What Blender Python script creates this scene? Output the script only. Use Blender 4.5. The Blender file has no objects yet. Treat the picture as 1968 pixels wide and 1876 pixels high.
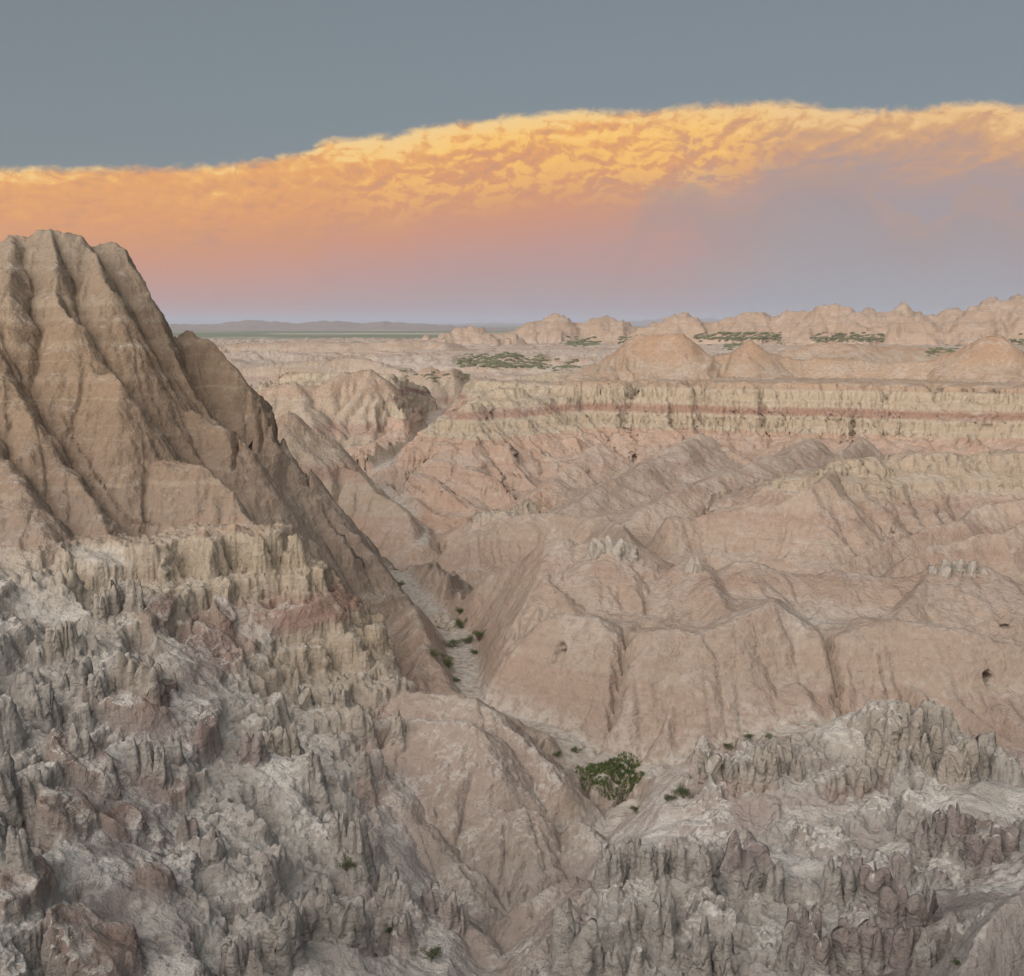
import bpy, math, random, time
import numpy as np
from mathutils import Vector, Matrix
T0 = time.time()
R = math.radians
sc = bpy.context.scene
col = sc.collection
random.seed(7)

# ------------------------------------------------------------------ camera
PITCH = R(9.05)
FPX = 1042.0                       # focal length in pixels of a 1024 wide picture
cam_d = bpy.data.cameras.new('camera')
cam = bpy.data.objects.new('camera', cam_d); col.objects.link(cam)
cam_d.sensor_fit = 'HORIZONTAL'; cam_d.sensor_width = 36.0
cam_d.lens = 36.0 * FPX / 1024.0
cam_d.clip_start = 0.5; cam_d.clip_end = 80000
cam.location = (0, 0, 0)
cam.rotation_euler = (math.pi / 2 - PITCH, 0, 0)
sc.camera = cam

KD = 1024.0 / 1968.0               # points below were read off a 1968 pixel wide view of the photograph
cP, sP = math.cos(PITCH), math.sin(PITCH)
def ray(dx, dy):
    u = (dx * KD - 512.0) / FPX; v = (488.0 - dy * 976.0 / 1876.0) / FPX
    return u, cP + v * sP, -sP + v * cP
# ------------------------------------------------------------------ sky, sun, exposure
EXPO = 0.6
sc.cycles.max_bounces = 4; sc.cycles.diffuse_bounces = 2; sc.cycles.glossy_bounces = 1; sc.cycles.volume_bounces = 0; sc.cycles.adaptive_threshold = 0.02
sc.view_settings.view_transform = 'Standard'
sc.view_settings.look = 'None'
sc.view_settings.exposure = EXPO
sc.view_settings.gamma = 1.0
sc.view_settings.use_curve_mapping = False
SUN_EL, SUN_ROT = R(24), R(204)    # low in the west, behind the camera and to its left

def srgb(r, g, b):
    f = lambda c: (c / 12.92 if c <= 0.04045 else ((c + 0.055) / 1.055) ** 2.4)
    return tuple(f(v / 255.0) for v in (r, g, b))

class NT:
    """small helper round a node tree"""
    def __init__(s, tree):
        s.t = tree; s.n = tree.nodes; s.l = tree.links
        for n in list(s.n): s.n.remove(n)
    def node(s, typ, **kw):
        n = s.n.new(typ)
        for k, v in kw.items(): setattr(n, k, v)
        return n
    def put(s, sock, v):
        if hasattr(v, 'is_output'): s.l.new(v, sock)
        elif v is not None: sock.default_value = v
    def math(s, op, a, b=None, c=None, clamp=False):
        n = s.node('ShaderNodeMath', operation=op, use_clamp=clamp)
        for i, v in enumerate((a, b, c)):
            if v is not None: s.put(n.inputs[i], v)
        return n.outputs[0]
    def vmath(s, op, a, b=None):
        n = s.node('ShaderNodeVectorMath', operation=op)
        s.put(n.inputs[0], a)
        if b is not None: s.put(n.inputs[3 if op == 'SCALE' else 1], b)
        return n.outputs[0]
    def mix(s, f, a, b, blend='MIX'):
        n = s.node('ShaderNodeMix', data_type='RGBA', blend_type=blend)
        s.put(n.inputs[0], f); s.put(n.inputs[6], a); s.put(n.inputs[7], b)
        return n.outputs[2]
    def ramp(s, f, stops, interp='LINEAR'):
        n = s.node('ShaderNodeValToRGB')
        e = n.color_ramp.elements; n.color_ramp.interpolation = interp
        while len(e) < len(stops): e.new(0.5)
        for el, (p, c) in zip(e, stops):
            el.position = p
            el.color = (c[0], c[1], c[2], 1) if hasattr(c, '__len__') else (c, c, c, 1)
        s.put(n.inputs[0], f)
        return n.outputs[0]
    def noise(s, vec, scale, detail=4, rough=0.55, dist=0.0, lac=2.0):
        n = s.node('ShaderNodeTexNoise')
        s.put(n.inputs['Vector'], vec); n.inputs['Scale'].default_value = scale
        n.inputs['Detail'].default_value = detail; n.inputs['Roughness'].default_value = rough
        n.inputs['Distortion'].default_value = dist; n.inputs['Lacunarity'].default_value = lac
        return n.outputs[0]
    def sstep(s, v, a, b):
        n = s.node('ShaderNodeMapRange', interpolation_type='SMOOTHSTEP')
        s.put(n.inputs[0], v); n.inputs[1].default_value = a; n.inputs[2].default_value = b
        return n.outputs[0]
    def comb(s, x, y, z):
        n = s.node('ShaderNodeCombineXYZ')
        for i, v in enumerate((x, y, z)): s.put(n.inputs[i], v)
        return n.outputs[0]

def build_world():
    w = bpy.data.worlds.new('World'); sc.world = w; w.use_nodes = True
    N = NT(w.node_tree)
    out = N.node('ShaderNodeOutputWorld')
    sky = N.node('ShaderNodeTexSky', sky_type='NISHITA', sun_disc=False)
    sky.sun_elevation = SUN_EL; sky.sun_rotation = SUN_ROT
    sky.altitude = 900; sky.air_density = 1.0; sky.dust_density = 4.0; sky.ozone_density = 1.5
    bg = N.node('ShaderNodeBackground'); bg.inputs[1].default_value = 0.12
    N.l.new(sky.outputs[0], bg.inputs[0])
    # direction -> azimuth and elevation (degrees)
    tc = N.node('ShaderNodeTexCoord')
    sep = N.node('ShaderNodeSeparateXYZ'); N.l.new(tc.outputs['Generated'], sep.inputs[0])
    az = N.math('MULTIPLY', N.math('ARCTAN2', sep.outputs[0], sep.outputs[1]), 57.2958)
    el = N.math('MULTIPLY', N.math('ARCSINE', sep.outputs[2]), 57.2958)
    v = N.comb(N.math('MULTIPLY', az, 0.09), N.math('MULTIPLY', el, 0.15), 0.0)
    S = lambda r, g, b: srgb(r, g, b)
    def azel(dx, dy):
        u, y, z = ray(dx, dy); return math.degrees(math.atan2(u, y)), math.degrees(math.atan2(z, math.hypot(u, y)))
    def curve(pts, first, last):
        fc = N.node('ShaderNodeFloatCurve'); N.put(fc.inputs[1], N.math('ADD', N.math('DIVIDE', az, 100.0), 0.5))
        cv = fc.mapping.curves[0]
        pp = [first] + [azel(*p) for p in pts] + [last]
        pp = [((a_ + 50) / 100.0, max(e, 0) / 30.0) for a_, e in pp]
        cv.points[0].location = pp[0]; cv.points[1].location = pp[-1]
        for p in pp[1:-1]: cv.points.new(*p)
        fc.mapping.update()
        return N.math('MULTIPLY', fc.outputs[0], 30.0)
    def vor(vec, scale, smooth=0.6):
        n = N.node('ShaderNodeTexVoronoi', feature='F1', voronoi_dimensions='2D'); N.put(n.inputs['Vector'], vec); n.inputs['Scale'].default_value = scale
        d = n.outputs['Distance']
        return N.math('MULTIPLY', N.math('MULTIPLY', d, d), 1.15)
    wn = N.node('ShaderNodeTexNoise'); N.put(wn.inputs['Vector'], v); wn.inputs['Scale'].default_value = 4.0; wn.inputs['Detail'].default_value = 5
    vw = N.vmath('ADD', v, N.vmath('SCALE', N.vmath('SUBTRACT', wn.outputs[1], (.5, .5, .5)), 0.22))
    n_m = N.noise(N.vmath('ADD', v, (9.1, 1.7, 0.0)), 2.2, 4, 0.5, 0.6)
    def puff_at(vec, det):
        nf_ = N.noise(vec, 13.0, det, 0.6)
        q1 = N.math('SUBTRACT', 1.0, N.math('MULTIPLY', vor(vec, 3.6), 1.35), clamp=True)
        q2 = N.math('SUBTRACT', 1.0, N.math('MULTIPLY', vor(N.vmath('ADD', vec, (2.2, 5.1, 0)), 10.0), 1.35), clamp=True)
        return N.math('ADD', N.math('ADD', N.math('MULTIPLY', q1, 0.24), N.math('MULTIPLY', q2, 0.15)), N.math('MULTIPLY', nf_, 0.72)), nf_
    puff, n_f = puff_at(vw, 5)
    up_, _ = puff_at(N.vmath('ADD', vw, (-0.016, 0.034, 0.0)), 3)
    relief = N.math('MULTIPLY', N.math('SUBTRACT', puff, up_), 0.95)  # billows lit from the upper left, put into the cloud colour
    # fibrous streaks: level on the left, rising to the right on the right
    sl = N.noise(N.comb(N.math('MULTIPLY', az, 0.05), N.math('ADD', N.math('MULTIPLY', el, 0.75), N.math('MULTIPLY', n_m, 1.2)), 3.0), 1.6, 5, 0.6)
    sr = N.noise(N.comb(N.math('ADD', N.math('MULTIPLY', az, 0.06), N.math('MULTIPLY', el, 0.05)), N.math('SUBTRACT', N.math('MULTIPLY', el, 0.55), N.math('MULTIPLY', az, 0.17)), 8.0), 1.9, 6, 0.62, 0.3)
    wl = N.math('SUBTRACT', 1.0, N.sstep(az, -20, -6)); wr = N.sstep(az, 13, 20)
    tex = N.math('ADD', N.math('MULTIPLY', puff, N.math('SUBTRACT', 1.0, N.math('ADD', N.math('MULTIPLY', wl, 0.45), N.math('MULTIPLY', wr, 0.65)))),
                 N.math('ADD', N.math('MULTIPLY', N.math('MULTIPLY', sl, wl), 0.45), N.math('MULTIPLY', N.math('MULTIPLY', sr, wr), 0.65)))
    tex = N.math('ADD', tex, relief)
    top = curve([(0, 322), (200, 322), (400, 318), (540, 298), (600, 288), (625, 268), (700, 262), (760, 258), (800, 246), (950, 226), (1100, 212), (1230, 212), (1350, 200), (1500, 193), (1600, 204), (1760, 206), (1900, 194), (1968, 202)], (-50, 5.0), (50, 8.0))
    top = N.math('ADD', top, N.math('ADD', N.math('MULTIPLY', N.math('SUBTRACT', puff, 0.5), 0.42), N.math('MULTIPLY', N.math('SUBTRACT', n_f, 0.5), 0.45)))
    rel = N.math('SUBTRACT', top, el)             # degrees below the top
    mask = N.sstep(rel, -0.12, 0.42)
    fade = N.math('MULTIPLY', N.sstep(az, -75, -45), N.math('SUBTRACT', 1.0, N.sstep(az, 45, 75)))
    mask = N.math('MULTIPLY', mask, fade)
    amp = N.math('SUBTRACT', 1.0, N.math('MULTIPLY', N.sstep(rel, 2.2, 5.6), 0.86))
    relw = N.math('ADD', rel, N.math('MULTIPLY', amp, N.math('ADD',
            N.math('MULTIPLY', N.math('SUBTRACT', 0.52, tex), 3.8), N.math('MULTIPLY', N.math('SUBTRACT', n_m, 0.5), 3.4))))
    f = N.math('DIVIDE', N.math('ADD', relw, N.math('ADD', 0.45, N.math('MULTIPLY', wl, 0.7))), 10.5)
    left = N.ramp(f, [(0.0, S(244, 206, 142)), (0.05, S(246, 202, 132)), (0.10, S(240, 182, 110)), (0.17, S(230, 166, 104)), (0.28, S(221, 157, 107)),
                      (0.42, S(212, 152, 112)), (0.54, S(205, 148, 122)), (0.70, S(190, 149, 140)), (0.85, S(178, 151, 149)), (1.0, S(170, 154, 157))])
    right = N.ramp(f, [(0.0, S(236, 196, 142)), (0.06, S(234, 190, 134)), (0.13, S(216, 168, 122)), (0.23, S(196, 156, 130)), (0.36, S(174, 152, 147)),
                       (0.50, S(164, 152, 155)), (0.7, S(162, 154, 157)), (0.85, S(160, 158, 163)), (1.0, S(158, 159, 166))])
    cc = N.mix(N.sstep(N.math('ADD', az, N.math('MULTIPLY', N.math('SUBTRACT', n_m, 0.5), 14.0)), 4.0, 18.0), left, right)
    core = N.math('MULTIPLY', N.sstep(az, -12, -3), N.math('SUBTRACT', 1.0, N.sstep(az, 9, 16)))
    glow = N.math('MULTIPLY', N.math('MULTIPLY', N.sstep(tex, 0.52, 0.74), core), N.math('MULTIPLY', N.sstep(rel, 0.3, 1.2), N.math('SUBTRACT', 1.0, N.sstep(rel, 2.4, 5.5))))
    cc = N.mix(N.math('MULTIPLY', glow, 0.6), cc, (*S(252, 200, 110), 1))
    fold = N.math('MULTIPLY', N.math('MULTIPLY', N.sstep(tex, 0.50, 0.12), amp), 0.32)
    cc = N.mix(fold, cc, (*S(186, 146, 122), 1))
    # nearer grey cumulus towers low on the right
    top2 = curve([(900, 618), (1100, 585), (1190, 500), (1222, 420), (1240, 372), (1290, 362), (1335, 366), (1380, 402), (1440, 400), (1500, 335), (1560, 322), (1640, 338), (1690, 388), (1750, 428), (1800, 425), (1850, 382), (1910, 372), (1968, 400)], (-50, 0.2), (50, 4.5))
    top2 = N.math('ADD', top2, N.math('MULTIPLY', N.math('SUBTRACT', puff, 0.5), 2.2))
    rel2 = N.math('SUBTRACT', top2, el)
    m2 = N.math('MULTIPLY', N.sstep(rel2, -0.05, 0.22), N.math('SUBTRACT', 0.62, N.math('MULTIPLY', N.sstep(rel2, 0.2, 3.5), 0.56)))
    c2 = N.mix(N.sstep(rel2, 0.0, 1.6), (*S(180, 153, 140), 1), (*S(165, 147, 146), 1))
    cc = N.mix(N.math('MULTIPLY', m2, N.sstep(az, 3.0, 9.0)), cc, c2)
    cc = N.vmath('SCALE', cc, 1.0 / 2 ** EXPO)
    bg2 = N.node('ShaderNodeBackground'); N.put(bg2.inputs[0], cc); bg2.inputs[1].default_value = 1.0
    mx = N.node('ShaderNodeMixShader')
    veil = N.node('ShaderNodeBackground'); veil.inputs[0].default_value = (*[c / 2 ** EXPO for c in srgb(119, 125, 125)], 1)
    mv = N.node('ShaderNodeMixShader'); mv.inputs[0].default_value = 0.9
    N.l.new(bg.outputs[0], mv.inputs[1]); N.l.new(veil.outputs[0], mv.inputs[2])
    N.put(mx.inputs[0], mask); N.l.new(mv.outputs[0], mx.inputs[1]); N.l.new(bg2.outputs[0], mx.inputs[2])
    N.l.new(mx.outputs[0], out.inputs[0])
build_world()

sun_d = bpy.data.lights.new('sun', 'SUN'); sun_d.energy = 4.4; sun_d.angle = R(88); sun_d.color = (1.0, 0.87, 0.76)
sun = bpy.data.objects.new('sun', sun_d); col.objects.link(sun)
sdir = Vector((math.sin(SUN_ROT) * math.cos(SUN_EL), math.cos(SUN_ROT) * math.cos(SUN_EL), math.sin(SUN_EL)))
sun.rotation_euler = sdir.to_track_quat('Z', 'Y').to_euler()

# ------------------------------------------------------------------ numpy noise
f32 = np.float32
_rng = np.random.RandomState(11)
_perm = _rng.permutation(1024).astype(np.int32)
_perm = np.concatenate([_perm, _perm])
_g = _rng.rand(1024).astype(f32) * (2 * np.pi)
_gx = np.cos(_g).astype(f32); _gy = np.sin(_g).astype(f32)
_rv = _rng.rand(3, 1024).astype(f32)

def gnoise(x, y, seed=0):
    """2D gradient noise, about -0.7..0.7"""
    x = x.astype(f32); y = y.astype(f32)
    xi = np.floor(x); yi = np.floor(y)
    xf = x - xi; yf = y - yi
    xi = (xi.astype(np.int32) + seed * 37) & 1023; yi = (yi.astype(np.int32) + seed * 91) & 1023
    x1 = (xi + 1) & 1023; y1 = (yi + 1) & 1023
    u = xf * xf * xf * (xf * (xf * 6 - 15) + 10); v = yf * yf * yf * (yf * (yf * 6 - 15) + 10)
    p0 = _perm[xi]; p1 = _perm[x1]
    a = _perm[p0 + yi]; b = _perm[p1 + yi]; c = _perm[p0 + y1]; d = _perm[p1 + y1]
    na = _gx[a] * xf + _gy[a] * yf
    nb = _gx[b] * (xf - 1) + _gy[b] * yf
    nc = _gx[c] * xf + _gy[c] * (yf - 1)
    nd = _gx[d] * (xf - 1) + _gy[d] * (yf - 1)
    nx0 = na + u * (nb - na); nx1 = nc + u * (nd - nc)
    return (nx0 + v * (nx1 - nx0)).astype(f32)

def fbm(x, y, octv=4, seed=0, gain=0.5):
    s = np.zeros_like(x, dtype=f32); a = 1.0; f = 1.0
    for o in range(octv):
        s += a * gnoise(x * f, y * f, seed + o * 7); a *= gain; f *= 2.03
    return s

def ridged(x, y, octv=3, seed=0, gain=0.5):
    s = np.zeros_like(x, dtype=f32); a = 1.0; f = 1.0; t = 0.0
    for o in range(octv):
        s += a * (1 - 2.2 * np.abs(gnoise(x * f, y * f, seed + o * 7))); t += a; a *= gain; f *= 2.03
    return s / t

def columns(x, y, cell, seed, hmin, hmax, slope, rad, power=1.0):
    """upper hull of many jittered tapering columns; returns height over the base and an id value"""
    cx = np.floor(x / cell).astype(np.int32); cy = np.floor(y / cell).astype(np.int32)
    best = np.full(x.shape, -1e3, f32); idv = np.zeros(x.shape, f32)
    for i in (-1, 0, 1):
        for j in (-1, 0, 1):
            gx = cx + i; gy = cy + j
            k = _perm[_perm[(gx + seed * 13) & 1023] + ((gy + seed * 29) & 1023)]
            px = (gx + 0.15 + 0.7 * _rv[0][k]) * cell; py = (gy + 0.15 + 0.7 * _rv[1][k]) * cell
            q = _rv[2][k]
            d = np.sqrt((x - px) ** 2 + (y - py) ** 2)
            h = hmin + (hmax - hmin) * q ** power - slope * np.maximum(d - rad * (0.6 + 0.8 * _rv[0][k]), 0) - 0.25 * d
            m = h > best
            best = np.where(m, h, best); idv = np.where(m, q, idv)
    return best.astype(f32), idv

def byscale(fn, x, y, r, lo=-0.6, hi=3.2):
    """noise whose grain grows with the distance, in fixed steps that are blended"""
    lv = np.clip(np.log2(np.maximum(r, 1.0) / 110.0), lo, hi); l0 = np.floor(lv); w = (lv - l0).astype(f32)
    o = np.zeros(x.shape, f32)
    for l in range(int(math.floor(lo)), int(math.floor(hi)) + 2):
        k = np.nonzero((l0 == l) | (l0 == l - 1))
        if k[0].size == 0: continue
        c = 2.0 ** l
        o[k] += fn(x[k] / c + 3.7 * l, y[k] / c + 1.3 * l) * np.where(l0[k] == l, 1 - w[k], w[k])
    return o

def sst(v, a, b):
    t = np.clip((v - a) / (b - a), 0, 1)
    return t * t * (3 - 2 * t)

# ------------------------------------------------------------------ picture -> place
def P(dx, dy, Y):
    u, y, z = ray(dx, dy)
    return (u / y * Y, Y, z / y * Y)

# ------------------------------------------------------------------ ridges of the badlands
RID = []          # (group, pts, front slope, back slope, crest radius, spur, spur wavelength, rill, reach)
def ridge(group, pts, sf, sb, rc=0.4, spur=0.25, lam=8.0, rill=0.25, reach=60.0, foot=(1e3, 1.0)):
    RID.append((group, [P(*p) for p in pts], sf, sb, rc, spur, lam, rill, reach, foot))

G_FLOOR, G_BUTTE, G_LEFT, G_CLAY, G_RIGHT, G_HILL, G_SPUR, G_MESA, G_CAPS, G_MOUND, G_KNOB, G_FAR, G_WALL, G_CORNER, G_FIN, G_BACK = range(16)

# left butte and its ribs
ridge(G_BUTTE, [(-330, 600, 136), (-150, 500, 136), (-60, 470, 136), (0, 467, 135), (18, 451, 135), (53, 458, 135), (85, 439, 135), (116, 442, 135), (151, 455, 135), (163, 468, 135.5), (171, 486, 136), (182, 474, 136.5),
      (194, 464, 137), (222, 470, 137), (247, 488, 137), (257, 513, 137), (278, 537, 137), (289, 580, 137), (310, 601, 138), (321, 629, 138), (335, 657, 139)], 1.45, 1.6, 0.9, 0.22, 9, 0.35, 45)
ridge(G_BUTTE, [(95, 440, 134.5), (105, 520, 128), (112, 587, 124), (141, 611, 122), (155, 643, 121), (166, 696, 119), (176, 717, 118), (211, 717, 117), (229, 735, 116), (243, 773, 115), (254, 802, 114.5),
      (278, 833, 113.5), (285, 879, 112), (338, 883, 111.5), (380, 893, 111), (416, 918, 110), (447, 946, 109), (461, 978, 108), (493, 1010, 106)], 1.35, 1.5, 0.5, 0.16, 6, 0.25, 22)
ridge(G_BUTTE, [(166, 474, 135), (183, 502, 131), (211, 562, 127), (225, 622, 125.5), (257, 650, 125), (289, 700, 124.5), (292, 735, 124), (330, 770, 124), (398, 809, 124), (419, 812, 124), (447, 837, 124), (468, 851, 124),
      (475, 879, 123.5), (486, 907, 123), (500, 990, 119)], 1.5, 1.6, 0.5, 0.16, 6, 0.25, 24)
ridge(G_BUTTE, [(20, 452, 134), (10, 560, 124), (-10, 640, 119), (10, 720, 114.5), (70, 810, 110.5), (130, 900, 107), (190, 985, 103), (225, 1035, 100)], 1.1, 1.25, 1.0, 0.18, 6, 0.25, 22)
ridge(G_BUTTE, [(-120, 620, 121), (-60, 760, 111), (0, 880, 105), (60, 980, 99), (95, 1050, 95)], 0.9, 1.1, 1.2, 0.2, 6, 0.25, 26)
ridge(G_FIN, [(285, 720, 147), (318, 672, 144.5), (335, 655, 143), (345, 640, 142), (370, 638, 142), (380, 645, 142), (416, 654, 142), (444, 668, 141.5), (454, 685, 141), (479, 700, 141), (493, 706, 141), (504, 742, 140.5),
      (518, 788, 140), (521, 851, 139), (535, 872, 138), (578, 904, 137), (599, 943, 136), (624, 988, 134), (645, 1027, 133)], 1.55, 1.6, 0.5, 0.2, 6, 0.3, 22, (22, 0.6))
# clay ridge in front of the wash
ridge(G_CLAY, [(730, 1330, 93), (770, 1325, 92.5), (800, 1328, 92), (850, 1340, 91), (880, 1345, 90.5), (910, 1343, 90), (940, 1368, 89), (1000, 1420, 87), (1060, 1470, 85), (1100, 1530, 82), (1140, 1600, 78.5), (1152, 1640, 76.5)], 0.85, 1.0, 0.7, 0.2, 4, 0.18, 34)
ridge(G_CLAY, [(760, 1385, 86.5), (840, 1385, 86), (880, 1385, 85.5), (920, 1400, 85), (935, 1450, 83), (1000, 1540, 80), (1060, 1640, 77)], 1.0, 0.9, 0.5, 0.22, 3, 0.15, 20)
ridge(G_CLAY, [(740, 1500, 80), (800, 1580, 77.5), (880, 1660, 75), (945, 1745, 73)], 0.85, 0.8, 0.8, 0.2, 3, 0.15, 16)
ridge(G_CLAY, [(960, 1800, 66), (1010, 1740, 67), (1060, 1712, 68), (1110, 1690, 69.5)], 1.0, 1.2, 0.8, 0.2, 3, 0.15, 14)
ridge(G_CLAY, [(1160, 1665, 71.5), (1090, 1750, 64), (1040, 1830, 60), (1000, 1910, 57)], 1.15, 1.1, 0.6, 0.3, 3, 0.2, 16)
ridge(G_CLAY, [(880, 1760, 67), (930, 1800, 64.5), (960, 1850, 62.5)], 1.0, 1.1, 0.6, 0.3, 3, 0.2, 12)
# the big clay hill across the wash
ridge(G_HILL, [(885, 1170, 124), (960, 1090, 124), (1010, 1050, 124), (1075, 1035, 123), (1110, 1060, 122), (1130, 1045, 122), (1170, 1036, 121), (1210, 1045, 121), (1240, 1090, 119), (1290, 1095, 117), (1320, 1088, 116), (1332, 1076, 116), (1345, 1090, 116),
      (1382, 1113, 115), (1425, 1078, 115), (1468, 1085, 115), (1511, 1105, 114), (1567, 1109, 113), (1610, 1101, 113), (1700, 1108, 112), (1790, 1105, 112), (1805, 1088, 112), (1890, 1092, 112), (1905, 1115, 111), (1968, 1130, 110), (2150, 1090, 110)], 0.5, 0.75, 0.5, 0.3, 7, 0.2, 36)
ridge(G_HILL, [(1040, 1210, 105), (1062, 1192, 104), (1090, 1184, 103), (1130, 1190, 102), (1200, 1228, 100.5), (1270, 1212, 99.5), (1340, 1222, 99), (1420, 1190, 101), (1480, 1155, 103), (1540, 1205, 101), (1600, 1232, 99.5), (1680, 1190, 101), (1760, 1200, 100), (1850, 1215, 98.5), (1968, 1250, 97), (2150, 1250, 96)], 1.15, 0.5, 0.9, 0.22, 7, 0.22, 26)
ridge(G_HILL, [(1332, 1076, 116), (1370, 1130, 109), (1400, 1190, 103)], 0.7, 0.7, 0.4, 0.2, 4, 0.2, 14)
ridge(G_HILL, [(1805, 1088, 112), (1760, 1140, 107), (1720, 1190, 102)], 0.7, 0.7, 0.4, 0.2, 4, 0.2, 14)
# spurs behind it
ridge(G_SPUR, [(780, 1108, 159), (860, 1060, 160), (910, 1025, 163), (960, 1000, 166), (1060, 984, 168), (1160, 1000, 160), (1200, 1015, 150), (1210, 1040, 135)], 1.05, 1.05, 0.5, 0.2, 8, 0.3, 40)
ridge(G_SPUR, [(1060, 992, 172), (1124, 967, 178), (1162, 937, 186), (1227, 906, 196), (1296, 867, 212), (1330, 850, 226), (1345, 838, 238)], 0.72, 0.66, 1.0, 0.34, 8, 0.3, 45)
ridge(G_SPUR, [(1197, 1014, 160), (1253, 975, 165), (1313, 941, 172), (1382, 915, 180), (1425, 907, 184), (1481, 881, 195), (1524, 880, 205), (1545, 860, 216), (1560, 845, 230)], 0.72, 0.66, 1.0, 0.34, 8, 0.3, 45)
ridge(G_SPUR, [(1283, 997, 150), (1330, 1002, 151), (1382, 984, 152), (1442, 976, 151), (1502, 972, 150), (1558, 941, 150), (1588, 924, 152), (1595, 905, 160), (1625, 872, 185), (1645, 858, 203), (1660, 845, 220)], 1.0, 1.1, 0.4, 0.2, 8, 0.3, 40)
ridge(G_SPUR, [(1600, 1108, 125), (1661, 1066, 130), (1704, 1040, 133), (1743, 1038, 134), (1769, 1019, 136), (1846, 1006, 138), (1876, 976, 142), (1915, 971, 143), (2000, 965, 144), (2150, 955, 145)], 1.0, 1.1, 0.4, 0.2, 7, 0.3, 34)
ridge(G_SPUR, [(1740, 1075, 121), (1795, 1053, 123), (1855, 1040, 124), (1880, 1032, 125), (1928, 1032, 125), (1968, 1006, 127), (2060, 990, 128), (2200, 980, 128)], 1.0, 1.1, 0.4, 0.2, 6, 0.3, 30)
# cream walled bench at the right
ridge(G_WALL, [(1600, 902, 160), (1640, 885, 164), (1700, 880, 166), (1800, 874, 167), (1900, 872, 168), (1990, 868, 168), (2300, 860, 168)], 0.8, 0.45, 2.5, 0.3, 9, 0.3, 40)
# mesa with the banded cliff, and its nose down to the wash
ridge(G_MESA, [(1080, 765, 258), (1110, 742, 262), (1200, 742, 260), (1400, 742, 255), (1600, 745, 248), (1800, 750, 241), (1968, 752, 236), (2300, 755, 228)], 1.5, 0.02, 1.2, 0.22, 10, 0.3, 100, (11.0, 0.2))
ridge(G_MESA, [(1110, 748, 262), (1070, 772, 258), (1000, 772, 250), (905, 776, 240), (870, 800, 238), (850, 826, 236), (800, 860, 232), (720, 915, 224)], 1.0, 0.8, 0.8, 0.3, 10, 0.3, 80, (6, 0.42))
ridge(G_MESA, [(1000, 850, 240), (960, 900, 226), (900, 960, 208), (850, 1010, 192)], 0.5, 0.5, 0.6, 0.3, 7, 0.3, 30)
ridge(G_MESA, [(1150, 855, 236), (1080, 920, 215), (1020, 965, 196), (960, 985, 182)], 0.5, 0.5, 0.6, 0.3, 7, 0.3, 30)
ridge(G_KNOB, [(915, 770, 246), (935, 750, 250), (960, 740, 252), (990, 742, 254), (1010, 765, 256)], 0.6, 0.6, 0.5, 0.2, 8, 0.3, 25)
def capY(dx): return 300 - 0.03 * (dx - 1100)
ridge(G_CAPS, [(a, b, capY(a)) for a, b in [(1060, 745), (1160, 720), (1185, 682), (1225, 646), (1310, 643), (1325, 670), (1360, 688), (1400, 680), (1440, 655), (1470, 680), (1540, 692), (1600, 690), (1700, 700),
      (1790, 695), (1850, 670), (1890, 650), (1920, 645), (1968, 680), (2100, 690), (2300, 680)]], 0.8, 0.8, 0.5, 0.24, 9, 0.4, 60, (9, 0.55))
ridge(G_CAPS, [(1520, 672, 430), (1600, 660, 430), (1680, 668, 430), (1800, 672, 430), (1880, 690, 430)], 0.4, 0.4, 2.0, 0.3, 18, 0.3, 60)
# pink mounds beyond the wash
ridge(G_MOUND, [(430, 775, 298), (500, 757, 298), (515, 747, 298), (571, 735, 298), (612, 749, 298), (632, 743, 298), (664, 715, 301), (712, 711, 303), (729, 739, 298), (745, 771, 292), (765, 800, 286), (825, 822, 276)], 0.68, 0.7, 0.8, 0.36, 9, 0.5, 60, (14, 0.6))
ridge(G_MOUND, [(712, 715, 303), (705, 780, 287), (700, 830, 276), (690, 870, 264)], 0.6, 0.7, 0.8, 0.3, 7, 0.4, 35)
ridge(G_MOUND, [(571, 737, 298), (590, 790, 280), (610, 835, 266)], 0.6, 0.6, 0.8, 0.3, 7, 0.4, 35)
ridge(G_MOUND, [(440, 860, 205), (500, 830, 205), (520, 810, 205), (547, 791, 205), (583, 820, 204), (600, 838, 203), (612, 855, 202), (652, 900, 199), (688, 912, 195), (720, 949, 190), (753, 965, 187), (781, 997, 183), (805, 1043, 176)], 0.85, 0.9, 0.6, 0.28, 7, 0.35, 40)
ridge(G_MOUND, [(770, 738, 390), (785, 723, 390), (825, 713, 390), (850, 718, 390), (884, 703, 392), (902, 713, 390), (930, 739, 386), (960, 765, 376)], 0.55, 0.6, 0.8, 0.34, 12, 0.4, 50)
ridge(G_BACK, [(380, 672, 690), (450, 662, 700), (600, 657, 700), (700, 659, 705), (760, 652, 710), (830, 655, 720), (865, 672, 690), (890, 715, 620)], 0.5, 0.25, 2.0, 0.32, 26, 0.6, 120)
ridge(G_BACK, [(440, 712, 540), (520, 700, 545), (600, 694, 550), (680, 690, 560), (740, 700, 545), (770, 715, 530)], 0.5, 0.3, 1.5, 0.32, 20, 0.6, 70)
ridge(G_BACK, [(1330, 700, 520), (1250, 690, 540), (1100, 706, 500), (1060, 740, 460)], 0.35, 0.35, 2.0, 0.3, 18, 0.4, 60)
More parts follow.
